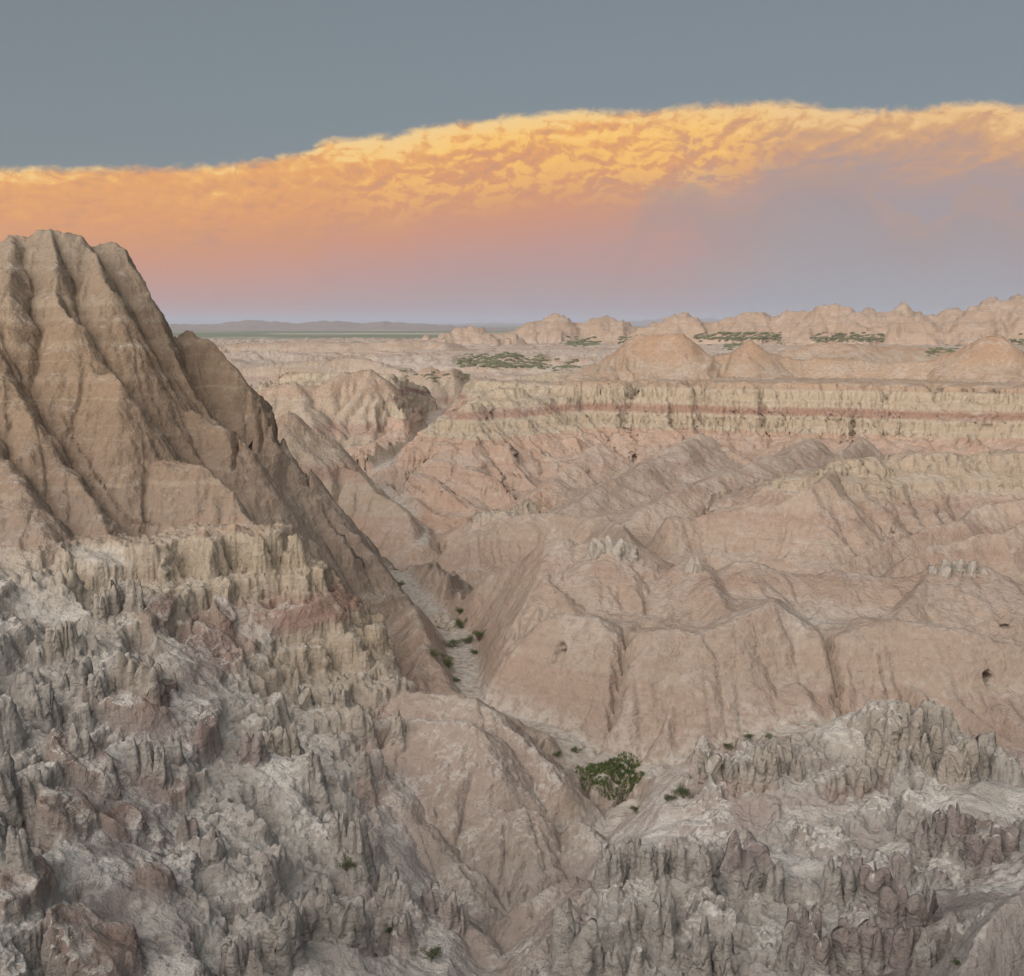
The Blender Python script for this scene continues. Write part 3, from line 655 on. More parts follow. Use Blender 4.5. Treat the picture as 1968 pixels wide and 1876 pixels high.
def hit(dx, dy):
    """where the line of sight through a picture point meets the ground"""
    u, yy, zz = ray(dx, dy)
    th = math.atan2(u, yy); t = zz / math.hypot(u, yy)
    c = int(round(np.interp(th, TH, np.arange(NC))))
    rz = RG[c] * t
    k = np.nonzero((Z[c] > rz) & (RG[c] > 30))[0]
    k = k[0] if k.size else NR - 1
    rr = float(RG[c][k])
    return Vector((rr * math.sin(th), rr * math.cos(th), float(Z[c][k])))
def ground(x, y):
    c = int(round(np.interp(math.atan2(x, y), TH, np.arange(NC))))
    return float(np.interp(math.hypot(x, y), RG[c], Z[c]))

# ---- sideways weathering of steep faces: ledges and recesses follow the beds
dZr = np.gradient(Z, axis=1) / np.maximum(np.gradient(RG, axis=1), 1e-3)
dZt = (np.gradient(Z, axis=0) - dZr * np.gradient(RG, axis=0)) / np.maximum(RG * np.gradient(TG, axis=0), 1e-3)
gx = dZr * np.sin(TG) + dZt * np.cos(TG); gy = dZr * np.cos(TG) - dZt * np.sin(TG)
gm = np.sqrt(gx * gx + gy * gy) + 1e-6
steep = sst(gm, 0.7, 1.8)
DIP = dip(X, Y, Z)
DIPC = np.where(np.isin(GID, (G_SPUR, G_HILL, G_FLOOR, G_MOUND, G_FIN, G_BUTTE)), DIP - mesamask(X, Y) * (-4.8 + MS * np.clip(Z + 16, -25, 8)), DIP)
ST = Z + DIP
szz = np.clip(RG / 100.0, 0.7, 4.0)
lay = byscale(lambda a, b: gnoise(b / .42, a / 9, 131) + 0.6 * gnoise(b / .17, a / 5, 137), X + Y, ST + 0.15 * gnoise(X / 3, Y / 3, 7), RG)
lump = byscale(lambda a, b: fbm(a / .8, b / .8, 2, 141), X, Y + 0.6 * Z, RG)
inc = np.isin(GID, (G_LEFT, G_RIGHT, G_MESA, G_WALL, G_KNOB, G_BACK)).astype(f32)
amt = steep * (0.10 + 0.30 * inc + 0.35 * np.isin(GID, (G_MESA, G_WALL))) * szz * lay + 0.10 * szz * steep * lump
amt = np.clip(amt, -0.75 * szz, 0.75 * szz)
X2 = X - amt * gx / gm; Y2 = Y - amt * gy / gm

ux_, uy_ = gx / gm, gy / gm
Zd = Z.copy()
for dx, dy, rad, dep in ((848, 946, .7, 1.6), (1900, 1307, .6, 2.2), (1636, 838, .7, 2), (1072, 1268, .7, .9), (1078, 1250, .6, .8), (1218, 878, .8, 2), (1715, 1030, .4, 1.2), (1262, 880, .6, 1.6), (1930, 1205, .35, 1.2)):
    p = hit(dx, dy)
    d2 = ((X - p.x) ** 2 + (Y - p.y) ** 2 * 0.6 + ((Z - p.z) * 0.8) ** 2) / rad ** 2 * (1 + 0.5 * gnoise(X / (.6 * rad), Z / (.6 * rad), 5))
    k = d2 < 1
    q = np.minimum(1.0, 2.2 * (1 - d2[k])) * dep
    X2[k] += ux_[k] * q; Y2[k] += uy_[k] * q; Zd[k] -= 0.1 * q
for line in ([(484, 712), (489, 760), (496, 800), (502, 845), (499, 882)], [(118, 800), (150, 860), (200, 935), (250, 1000), (258, 1040)]):
    pts_ = [hit(*p) for p in line]
    wd_, dep = (.34, 1.6) if line[0][0] == 484 else (.22, .5)
    for p, q in zip(pts_[:-1], pts_[1:]):
        k = np.nonzero((np.abs(X - (p.x + q.x) / 2) < 12) & (np.abs(Y - (p.y + q.y) / 2) < 16))
        e = q - p; L2 = e.length_squared + 1e-6
        t = np.clip(((X[k] - p.x) * e.x + (Z[k] - p.z) * e.z) / (e.x ** 2 + e.z ** 2 + 1e-6), 0, 1)
        d = np.hypot(X[k] - p.x - t * e.x, (Z[k] - p.z - t * e.z)) + 0.25 * np.abs(gnoise(Z[k], Y[k] * .3, 9))
        Y2[k] += dep * np.clip(1.6 * (1 - d / wd_), 0, 1)
        if dep < 1: Zd[k] -= 0.4 * np.clip(1.6 * (1 - d / wd_), 0, 1)

# ------------------------------------------------------------------ materials
def clay_material():
    m = bpy.data.materials.new('badlands_clay'); m.use_nodes = True
    N = NT(m.node_tree)
    out = N.node('ShaderNodeOutputMaterial'); bs = N.node('ShaderNodeBsdfPrincipled')
    N.l.new(bs.outputs[0], out.inputs[0])
    bs.inputs['Roughness'].default_value = 0.95
    bs.inputs['Specular IOR Level'].default_value = 0.08
    geo = N.node('ShaderNodeNewGeometry'); pos = geo.outputs['Position']
    sep = N.node('ShaderNodeSeparateXYZ'); N.l.new(pos, sep.inputs[0])
    nsep = N.node('ShaderNodeSeparateXYZ'); N.l.new(geo.outputs['True Normal'], nsep.inputs[0])
    def attr(n):
        a = N.node('ShaderNodeAttribute'); a.attribute_name = n; return a.outputs['Fac']
    dp, near, wash = attr('dip'), attr('near'), attr('wash')
    n20 = N.noise(pos, 0.05, 3); n5 = N.noise(pos, 0.22, 4); n1 = N.noise(pos, 1.3, 5, 0.6); nf = N.noise(pos, 6.0, 4, 0.65)
    st = N.math('ADD', sep.outputs[2], dp)
    st = N.math('ADD', st, N.math('MULTIPLY', N.math('SUBTRACT', n5, 0.5), 1.5))
    st = N.math('ADD', st, N.math('MULTIPLY', N.math('SUBTRACT', n1, 0.5), 0.7))
    st1 = N.node('ShaderNodeTexNoise', noise_dimensions='1D'); N.put(st1.inputs['W'], st); st1.inputs['Scale'].default_value = 0.55; st1.inputs['Detail'].default_value = 5; st1.inputs['Roughness'].default_value = 0.7
    band = st1.outputs[0]
    beds, butte = attr('beds'), attr('butte')
    lo, hi = -50.0, 30.0
    f = N.math('DIVIDE', N.math('SUBTRACT', st, lo), hi - lo)
    q = lambda s: (s - lo) / (hi - lo)
    pale = (.40, .36, .31); pink = (.37, .293, .245); cream = (.41, .35, .275); red = (.30, .20, .158); orange = (.345, .24, .17); tan = (.37, .28, .205)
    ramp = N.ramp(f, [(q(-50), pink), (q(-36.8), (.42, .31, .245)), (q(-34.8), (.40, .29, .225)), (q(-34.3), cream), (q(-31.8), (.39, .33, .25)), (q(-29.7), cream),
                      (q(-28.9), red), (q(-27.2), (.31, .21, .165)), (q(-26.2), cream), (q(-24), (.385, .325, .245)), (q(-21.2), cream), (q(-20.2), tan), (q(-16.5), (.36, .265, .20)), (q(-15.5), (.345, .275, .21)), (q(-12), (.35, .255, .185)), (q(-8.5), orange), (q(-4.5), (.34, .232, .16)), (q(10), (.33, .25, .19)), (q(30), (.33, .25, .19))])
    plain = N.ramp(f, [(q(-50), pale), (q(-41.0), (.37, .315, .27)), (q(-39.5), (.345, .275, .225)), (q(-36), pink), (q(-31), (.375, .302, .252)), (q(-27.5), (.355, .28, .232)), (q(-26), (.38, .31, .258)), (q(-22), (.37, .29, .232)), (q(-10), (.34, .26, .20)), (q(30), (.30, .23, .18))])
    bramp = N.ramp(f, [(q(-50), (.29, .235, .195)), (q(-24), (.315, .262, .218)), (q(-21), (.315, .258, .21)), (q(-16), (.285, .222, .172)), (q(-8), (.27, .205, .148)), (q(-3), (.255, .192, .138)), (q(-2.4), (.32, .262, .20)), (q(-1.9), (.255, .195, .14)), (q(1.6), (.25, .195, .145)), (q(2.2), (.31, .258, .20)), (q(2.8), (.255, .20, .15)), (q(8), (.265, .218, .17)), (q(12), (.30, .26, .21)), (q(30), (.30, .26, .21))])
    c = N.mix(beds, plain, ramp)
    c = N.mix(butte, c, N.vmath("SCALE", bramp, 0.92))
    c = N.mix(N.math('MULTIPLY', N.sstep(band, 0.5, 0.72), 0.38), c, (.40, .35, .285, 1))
    c = N.mix(N.math('MULTIPLY', N.sstep(band, 0.48, 0.27), 0.38), c, (.28, .19, .145, 1))
    # grey foreground rock; its cool shade is put into the colour too
    hsv = N.node('ShaderNodeHueSaturation'); hsv.inputs['Saturation'].default_value = 0.42; hsv.inputs['Value'].default_value = 0.9
    N.put(hsv.inputs['Color'], c)
    c = N.mix(near, c, N.mix(1.0, hsv.outputs[0], (.97, 1.0, 1.04, 1), 'MULTIPLY'))
    c = N.mix(N.math('MULTIPLY', attr('redsoil'), N.math('MULTIPLY', N.sstep(n1, 0.22, 0.5), 0.85)), c, N.mix(n5, (.20, .145, .125, 1), (.27, .20, .17, 1)))
    # salt crust on flats of the foreground and in the wash
    flat = N.sstep(N.math('ADD', nsep.outputs[2], N.math('MULTIPLY', N.math('SUBTRACT', n1, 0.5), 0.5)), 0.62, 0.92)
    crust = N.math('MULTIPLY', flat, N.math('MULTIPLY', N.sstep(n5, 0.38, 0.60), N.math('ADD', N.math('MULTIPLY', near, 0.7), 0.26)))
    c = N.mix(crust, c, (.56, .55, .53, 1))
    c = N.mix(N.math('MULTIPLY', wash, N.math('MULTIPLY', N.sstep(n1, 0.30, 0.58), 0.9)), c, (.51, .49, .46, 1))
    # mottling, streaks down the faces
    vst = N.noise(N.vmath('MULTIPLY', pos, (1.6, 1.6, 0.12)), 1.0, 4, 0.6)
    k = N.math('ADD', 0.42, N.math('ADD', N.math('MULTIPLY', n20, 0.22), N.math('ADD', N.math('MULTIPLY', n1, 0.34), N.math('ADD', N.math('MULTIPLY', vst, 0.24), N.math('MULTIPLY', nf, N.math('ADD', 0.16, N.math('MULTIPLY', near, 0.3)))))))
    c = N.vmath('SCALE', c, k)
    N.put(bs.inputs['Base Color'], c)
    # relief finer than the mesh
    lay = N.noise(N.vmath('MULTIPLY', pos, (0.25, 0.25, 3.2)), 1.0, 4, 0.6)
    pop = N.noise(pos, 2.6, 6, 0.68)
    pop2 = N.noise(pos, 0.8, 5, 0.6, 0.3)
    hsum = N.math('ADD', N.math('MULTIPLY', pop, 0.45), N.math('ADD', N.math('MULTIPLY', lay, 0.22), N.math('ADD', N.math('MULTIPLY', vst, 0.22), N.math('MULTIPLY', pop2, 0.9))))
    b = N.node('ShaderNodeBump'); b.inputs['Strength'].default_value = 1.0; b.inputs['Distance'].default_value = 0.65
    N.put(b.inputs['Height'], hsum)
    N.l.new(b.outputs[0], bs.inputs['Normal'])
    return m
CLAY = clay_material()

NEAR = sst(Y, 125, 80) if False else 1 - sst(Y, 72, 108)
NEAR = NEAR * np.where(np.isin(GID, (G_LEFT, G_RIGHT, G_CORNER)), 1.0, np.where(GID == G_CLAY, 0.55, 0.25)).astype(f32)
BEDW = np.isin(GID, (G_LEFT, G_RIGHT, G_MESA, G_WALL, G_KNOB, G_CAPS)).astype(f32) + 0.35 * (GID == G_BACK) + 0.45 * (GID == G_MOUND) + 0.1 * (GID == G_FAR) + 0.08 * np.isin(GID, (G_SPUR, G_HILL))
BEDW = np.where(GID == G_WALL, 0.7 * BEDW * sst(ST, -27.4, -26.4), BEDW)
BUTW = np.isin(GID, (G_BUTTE, G_FIN)).astype(f32)
def blur(a, n):
    for ax in (0, 1):
        p = np.pad(a, [(n, n) if i == ax else (0, 0) for i in (0, 1)], mode='edge').cumsum(axis=ax)
        p = np.concatenate([np.zeros_like(p.take([0], axis=ax)), p], axis=ax)
        m = a.shape[ax]
        a = (p.take(range(2 * n + 1, 2 * n + 1 + m), axis=ax) - p.take(range(0, m), axis=ax)) / (2 * n + 1)
    return a.astype(f32)
BEDW, BUTW, NEAR = blur(BEDW, 5), blur(BUTW, 5), blur(NEAR, 6)
WASHM = (1 - sst(DW + 0.8 * gnoise(X / 2, Y / 2, 3), 0.8, 2.6)) * (GID == G_FLOOR) * (1 - sst(RG, 240, 420))

# ------------------------------------------------------------------ cut the sheet into its landforms
fg = GID[:-1, :-1].copy()
NAMES = {G_FLOOR: ('dry_wash', 'pale dry wash floor winding between the clay hills'), G_BUTTE: ('butte', 'tall tan clay butte with steep ribs at the left edge'),
         G_FIN: ('clay_fin', 'brown clay fin with a long dark crack beside the tall butte'), G_LEFT: ('hoodoo_slope', 'grey cream hoodoo slope with red bands below the tall butte'),
         G_RIGHT: ('hoodoo_slope', 'grey cream hoodoo slope in the lower right corner'), G_CLAY: ('clay_ridge', 'smooth pinkish clay ridge between the two hoodoo slopes'),
         G_HILL: ('clay_hill', 'broad pink clay hill with a steep front face above the green grass patch'), G_SPUR: ('hill_spurs', 'pink tan clay spurs running down from the banded mesa'),
         G_WALL: ('rock_bench', 'cream walled rock bench at the right edge below the mesa'), G_MESA: ('mesa', 'long mesa with two cream cliff bands and a red band between'),
         G_CAPS: ('mesa_hills', 'orange tan hills standing on top of the banded mesa'), G_KNOB: ('red_knob', 'small red knob at the left end of the banded mesa'),
         G_MOUND: ('clay_mounds', 'pink clay mounds beyond the wash behind the brown fin'), G_BACK: ('far_mesa', 'low flat topped mesa behind the pink mounds'),
         G_FAR: ('far_badlands', 'jagged line of far badland peaks on the sky line'), G_CORNER: ('viewpoint_slope', 'pinkish stony slope in the bottom right corner')}
vid = np.arange(NC * NR, dtype=np.int32).reshape(NC, NR)
quads = np.stack([vid[:-1, :-1], vid[1:, :-1], vid[1:, 1:], vid[:-1, 1:]], axis=-1)
co = np.stack([X2, Y2, Zd], axis=-1).reshape(-1, 3).astype(f32)
WASHM = np.maximum(WASHM, 0.55 * (GID == G_FLOOR) * sst(RG, 400, 600) * sst(gnoise(X / 60, Y / 60, 77), -0.35, 0.3))
for dx, dy, rad, a_ in ((1552, 1196, 3.0, .8), (1530, 1190, 2.0, .7), (1110, 1190, 2.0, .6), (1150, 1200, 2.2, .5), (1190, 1460, 3.0, .7), (1440, 1412, 2.5, .8), (1290, 1500, 3.0, .8), (1340, 1490, 2.0, .7), (1100, 1450, 2.0, .6), (420, 1340, 3.0, .8), (340, 1480, 1.6, .7), (480, 1640, 2.4, .7), (370, 1780, 2.0, .6), (940, 1000, 6.0, .5), (1180, 1580, 1.6, .7), (800, 1135, 2.0, .7), (500, 1215, 1.5, .5)):
    p = hit(dx, dy)
    WASHM = np.maximum(WASHM, a_ * np.exp(-((X - p.x) ** 2 + (Y - p.y) ** 2) / rad ** 2 * (1 + 1.2 * gnoise(X / 1.3, Y / 1.3, 17))))
WASHM = blur(WASHM.astype(f32), 2)
near_fg = np.isin(GID, (G_LEFT, G_RIGHT))
REDA = np.where(near_fg, patches(X, Y, REDS, 0.98), 0).astype(f32)
WASHM = np.maximum(WASHM, np.where(near_fg, 0.8 * patches(X, Y, SHELF), 0)).astype(f32)
at = {'redsoil': blur(REDA, 2).ravel(), 'beds': BEDW.ravel(), 'butte': BUTW.ravel(), 'dip': DIPC.ravel().astype(f32), 'near': NEAR.ravel().astype(f32), 'wash': WASHM.ravel().astype(f32)}

def mesh_np(name, verts, faces, k, mat, smooth=True):
    me = bpy.data.meshes.new(name)
    nf = len(faces)
    me.vertices.add(len(verts)); me.vertices.foreach_set('co', np.ascontiguousarray(verts, f32).ravel())
    me.loops.add(nf * k); me.loops.foreach_set('vertex_index', np.ascontiguousarray(faces, np.int32).ravel())
    me.polygons.add(nf); me.polygons.foreach_set('loop_start', np.arange(0, nf * k, k, dtype=np.int32))
    me.polygons.foreach_set('use_smooth', np.full(nf, smooth))
    me.update(calc_edges=True)
    if mat: me.materials.append(mat)
    return me
def link(name, me, parent=None, **props):
    o = bpy.data.objects.new(name, me); col.objects.link(o)
    if parent: o.parent = parent
    for k, v in props.items(): o[k] = v
    return o
LAND = {}
for g, (nm, lb) in NAMES.items():
    fq = quads[fg == g]
    if len(fq) == 0: continue
    used, inv = np.unique(fq, return_inverse=True)
    me = mesh_np(nm, co[used], inv.reshape(-1, 4), 4, CLAY)
    for k, arr in at.items():
        a = me.attributes.new(k, 'FLOAT', 'POINT'); a.data.foreach_set('value', arr[used])
    LAND[g] = link(nm, me, kind='structure', label=lb)
print('land', round(time.time() - T0, 1))

# ------------------------------------------------------------------ unseen ground behind the viewpoint, added to shade the foreground
def sheet(name, xs, ys, zf, mat, **props):
    gx_, gy_ = np.meshgrid(np.asarray(xs, f32), np.asarray(ys, f32), indexing='ij')
    v = np.stack([gx_, gy_, zf(gx_, gy_)], -1).reshape(-1, 3)
    i = np.arange(len(xs) * len(ys)).reshape(len(xs), len(ys))
    q = np.stack([i[:-1, :-1], i[1:, :-1], i[1:, 1:], i[:-1, 1:]], -1).reshape(-1, 4)
    return link(name, mesh_np(name, v, q, 4, mat), **props)
sheet('overlook_shade_ground', np.linspace(-260, 260, 120), np.concatenate([np.linspace(-300, -20, 50), np.linspace(-17, -0.6, 18)]),
      lambda x, y: (-1.75 - 9.0 * sst(np.abs(x), 60, 240) + 0.5 * fbm(x / 9, y / 9, 3, 7) * sst(np.hypot(x, y), 3, 12) - 30 * sst(-y, 120, 300)).astype(f32), CLAY, kind='structure', label='unseen clay ground of the overlook behind the camera, added to shade the foreground')

# ------------------------------------------------------------------ plain and distant hills
def simple_mat(name, build, rough=0.9):
    m = bpy.data.materials.new(name); m.use_nodes = True
    N = NT(m.node_tree)
    out = N.node('ShaderNodeOutputMaterial'); bs = N.node('ShaderNodeBsdfPrincipled'); N.l.new(bs.outputs[0], out.inputs[0])
    bs.inputs['Roughness'].default_value = rough; bs.inputs['Specular IOR Level'].default_value = 0.1
    geo = N.node('ShaderNodeNewGeometry')
    N.put(bs.inputs['Base Color'], build(N, geo.outputs['Position']))
    return m
PLAIN = simple_mat('prairie', lambda N, p: N.mix(N.sstep(N.noise(N.vmath('MULTIPLY', p, (0.0009, 0.0016, 0)), 1.0, 6, 0.62), 0.50, 0.60),
        N.mix(N.noise(N.vmath('MULTIPLY', p, (0.003, 0.004, 0)), 1.0, 4), (.10, .135, .065, 1), (.16, .17, .095, 1)), (.36, .32, .26, 1)))
sheet('plain', np.linspace(-36000, 36000, 60), np.concatenate([np.linspace(1500, 9000, 60), np.linspace(9800, 44000, 40)]),
      lambda x, y: (-47.5 + 5 * fbm(x / 900, y / 900, 3, 5) * sst(y, 2600, 4200)).astype(f32), PLAIN, kind='structure', label='green and pale prairie reaching to the horizon')
FARROCK = simple_mat('far_rock', lambda N, p: N.mix(N.noise(p, 0.008, 5), (.17, .14, .125, 1), (.27, .23, .20, 1)))
def hills(name, crest, Yc, depth, seed, label, nx=520):
    cp = [P(a, b, Yc) for a, b in crest]
    xs = np.linspace(cp[0][0], cp[-1][0], nx); ts = np.linspace(-1, 1, 23)
    def zf(x, t):
        h = np.interp(x, [c[0] for c in cp], [c[2] for c in cp]).astype(f32) + 49
        k = depth / 500.0
        h = h + 9 * k * (ridged(x / (90 * k), x * 0, 4, seed) - 0.4)
        fl = ridged(x / (110 * k) + 0.4 * gnoise(x / (200 * k), t * 2, 4), t * 1.2, 3, seed + 3)
        pr = np.clip(1 - np.abs(t), 0, 1)
        return -49 + h * np.clip(pr * (0.75 + 0.45 * fl), 0, 1) ** 0.8
    gx_, gt_ = np.meshgrid(xs.astype(f32), ts.astype(f32), indexing='ij')
    z = zf(gx_, gt_)
    v = np.stack([gx_, Yc + gt_ * depth + 0.25 * depth * gnoise(gx_ / (depth * 1.4), gx_ * 0, seed), z], -1).reshape(-1, 3)
    i = np.arange(nx * 23).reshape(nx, 23)
    q = np.stack([i[:-1, :-1], i[1:, :-1], i[1:, 1:], i[:-1, 1:]], -1).reshape(-1, 4)
    return link(name, mesh_np(name, v, q, 4, FARROCK), kind='structure', label=label)
hills('distant_hills', [(-300, 632), (200, 627), (330, 624), (400, 625), (440, 620), (480, 616), (530, 619), (575, 623), (620, 617), (650, 618), (690, 622), (740, 619), (790, 622), (840, 625), (900, 628), (1000, 634), (1080, 640)], 6300, 520, 5, 'long low range of hazy blue badland hills beyond the plain')
hills('distant_hills', [(1120, 624), (1190, 619), (1240, 616), (1285, 611), (1330, 615), (1370, 612), (1410, 619), (1500, 624)], 15500, 1100, 9, 'small blue hills on the horizon right of the centre', 200)
hills('distant_hills', [(800, 626), (900, 622), (960, 621), (1040, 623), (1150, 626)], 17000, 900, 13, 'faint low blue ridge on the horizon at the centre', 160)

# ------------------------------------------------------------------ hoodoo towers on the cream beds
def tower_mesh(k, dipv, nearv):
    rg = np.random.RandomState(900 + k)
    nt, nh = 30, 36
    th = np.linspace(0, 2 * np.pi, nt, endpoint=False); hh = np.linspace(0, 1, nh)
    T, Hh = np.meshgrid(th, hh, indexing='ij')
    ph = rg.rand(8) * 6.28; n = rg.randint(3, 6)
    sd = np.clip(Hh / 0.8, 0, 1); cp = np.clip((Hh - 0.8) / 0.2, 0, 1)          # side wall, then the broken crown
    prof = 0.42 + 0.10 * rg.rand() + 0.52 * (1 - sd) + 0.55 * (1 - sd) ** 4
    wig = 0.45 * np.sin(sd * 2.5 + ph[1])
    fl = -0.30 * (1 - np.abs(np.sin(T * n / 2 + ph[0] + wig)) ** 0.5) + 0.12 * np.sin(T * 2 + ph[2] + sd)
    cx, cy = np.cos(T) * 1.3 + ph[3], np.sin(T) * 1.3 + ph[4]
    lump = 0.34 * gnoise((cx + sd * 1.1).astype(f32), (cy + sd * 2.3).astype(f32), k) + 0.20 * gnoise((cx * 3 + sd * 3).astype(f32), (cy * 3 + sd * 7).astype(f32), k + 5)
    led = 0.10 * gnoise((sd * 13 + ph[5]).astype(f32), (cx * .5).astype(f32), k + 9) + 0.08 * gnoise((sd * 31).astype(f32), (cy * .7).astype(f32), k + 11)
    rad = prof * (1 + fl + lump + led * 1.5)
    if k % 4 == 0:                                            # some wear a cap block
        rad = rad * (1 + 0.25 * sst(sd, .86, .90))
    tn = gnoise((np.cos(T) * 1.5 + ph[6]).astype(f32), (np.sin(T) * 1.5 + ph[7]).astype(f32), k + 3) - 0.5 * (1 - np.abs(np.sin(T * n / 2 + ph[0])) ** 0.5)
    ht = 0.92 + 0.42 * tn
    rad = rad * (1 - cp) ** 0.8
    z = np.where(cp > 0, ht + 0.05 * np.sin(cp * 3.14) + (ht.mean() + 0.04 - ht) * cp ** 1.5, ht * sd)
    lean = rg.normal(size=2) * 0.18
    v = np.stack([rad * np.cos(T) + lean[0] * Hh, rad * np.sin(T) + lean[1] * Hh, z], -1).reshape(-1, 3)
    i = np.arange(nt * nh).reshape(nt, nh); i2 = np.roll(i, -1, axis=0)
    q = np.stack([i[:, :-1], i2[:, :-1], i2[:, 1:], i[:, 1:]], -1).reshape(-1, 4)
    me = mesh_np('hoodoo', v, q, 4, CLAY)
    for nm_, val in (('dip', dipv), ('near', nearv), ('beds', 1.0), ('butte', 0.0), ('wash', 0.0)):
        a = me.attributes.new(nm_, 'FLOAT', 'POINT'); a.data.foreach_set('value', np.full(nt * nh, val, f32))
    return me
TOWN = [tower_mesh(k, 3.6, 1.0) for k in range(9)]; TOWM = [tower_mesh(k, 1.2, .7) for k in range(9)]; TOWF = [tower_mesh(k, 3.2, .75) for k in range(5)]
def tower(dx, yt, yb, w=None, parent=None):
    p = hit(dx, yb)
    D = math.hypot(p.x, p.y)
    px = D * 0.5203 / FPX                                     # metres per picture unit at that distance
    H = max(0.4, (yb - yt) * px * 0.66); W_ = (w or (yb - yt) * .42) * px * 0.78
    g = parent if parent is not None else (LAND[G_LEFT] if dx < 1050 else LAND[G_RIGHT])
    set_ = TOWN if p.y < 74 else TOWM if p.y < 108 else TOWF
    o = link('hoodoo', set_[random.randrange(len(set_))], g)
    sink = 0.55 * H + 2.1 * W_
    o.location = (p.x, p.y + W_ * 0.6, p.z - sink); o.scale = (W_ * random.uniform(1.15, 1.5), W_ * random.uniform(1.1, 1.6), (H + sink) * 1.05); o.rotation_euler = (0, 0, random.uniform(0, 6.28))
    return o
TL = [(205, 1105, 1185, 28), (228, 1098, 1180, 26), (190, 1125, 1190, 22), (252, 1110, 1175, 24), (101, 1196, 1250, 26), (118, 1194, 1262, 24), (131, 1187, 1236, 24), (150, 1248, 1330, 32), (181, 1285, 1328, 26), (214, 1285, 1335, 28), (240, 1241, 1330, 40),
      (270, 1257, 1335, 44), (308, 1285, 1328, 34), (120, 1278, 1325, 30), (61, 1306, 1377, 40), (88, 1318, 1385, 34), (264, 1401, 1500, 34), (283, 1412, 1500, 30), (302, 1430, 1505, 28), (330, 1406, 1463, 30), (14, 1448, 1557, 40), (61, 1491, 1600, 52), (28, 1571, 1672, 26), (40, 1580, 1680, 28),
      (750, 1302, 1350, 44), (694, 1350, 1430, 44), (769, 1368, 1430, 34), (701, 1430, 1529, 40), (684, 1548, 1650, 44), (651, 1543, 1642, 42), (741, 1651, 1727, 34), (590, 1312, 1360, 34), (625, 1318, 1365, 34), (655, 1310, 1360, 30), (600, 1440, 1500, 36), (560, 1400, 1455, 34), (520, 1390, 1440, 30), (480, 1410, 1460, 34),
      (620, 1690, 1800, 60), (575, 1700, 1810, 56), (540, 1730, 1830, 50), (665, 1700, 1800, 44), (860, 1700, 1780, 36), (885, 1720, 1800, 34), (830, 1690, 1760, 30), (780, 1740, 1810, 36), (455, 1800, 1876, 50), (500, 1640, 1700, 40), (400, 1600, 1650, 40), (360, 1560, 1620, 40), (200, 1470, 1530, 34), (150, 1390, 1450, 34),
      (1104, 1746, 1885, 84), (1150, 1790, 1880, 40), (1180, 1800, 1885, 40), (1203, 1585, 1690, 30), (1222, 1583, 1690, 30), (1180, 1614, 1700, 34), (1160, 1625, 1705, 30), (1245, 1612, 1690, 28), (1262, 1618, 1685, 30), (1298, 1609, 1680, 36), (1326, 1614, 1680, 32), (1378, 1618, 1690, 44), (1350, 1625, 1690, 30), (1410, 1630, 1705, 34),
      (1449, 1595, 1727, 64), (1485, 1625, 1720, 40), (1275, 1708, 1840, 72), (1225, 1715, 1800, 44), (1364, 1779, 1872, 62), (1410, 1790, 1872, 44), (1330, 1800, 1876, 36), (1520, 1727, 1868, 50), (1558, 1722, 1860, 50), (1581, 1770, 1868, 34), (1643, 1642, 1727, 54), (1610, 1655, 1730, 40), (1690, 1650, 1730, 44), (1723, 1680, 1775, 58),
      (1652, 1746, 1868, 64), (1692, 1750, 1866, 52), (1740, 1775, 1870, 46), (1780, 1790, 1872, 44), (1765, 1690, 1780, 40), (1378, 1435, 1500, 40), (1400, 1450, 1510, 34), (1468, 1435, 1500, 34), (1490, 1430, 1495, 34), (1512, 1420, 1491, 40), (1535, 1440, 1500, 34), (1440, 1455, 1515, 34),
      (1727, 1359, 1425, 52), (1765, 1378, 1444, 46), (1700, 1385, 1440, 36), (1709, 1435, 1491, 40), (1817, 1397, 1450, 42), (1855, 1416, 1500, 44), (1883, 1411, 1490, 44), (1790, 1420, 1480, 38), (1840, 1440, 1510, 38), (1864, 1552, 1606, 46), (1897, 1600, 1655, 46), (1830, 1560, 1620, 38), (1800, 1590, 1650, 40), (1760, 1560, 1625, 40), (1610, 1480, 1540, 40), (1650, 1470, 1530, 36), (1940, 1580, 1640, 40)]
for a in TL: tower(*a)
for a in [(1140, 1044, 1072, 34), (1160, 1037, 1068, 36), (1181, 1037, 1068, 36), (1202, 1044, 1072, 32), (1332, 1076, 1108, 30), (1813, 1090, 1112, 34), (1838, 1089, 1112, 36), (1862, 1090, 1112, 36), (1885, 1094, 1114, 30)]:
    tower(*a, parent=LAND[G_HILL])

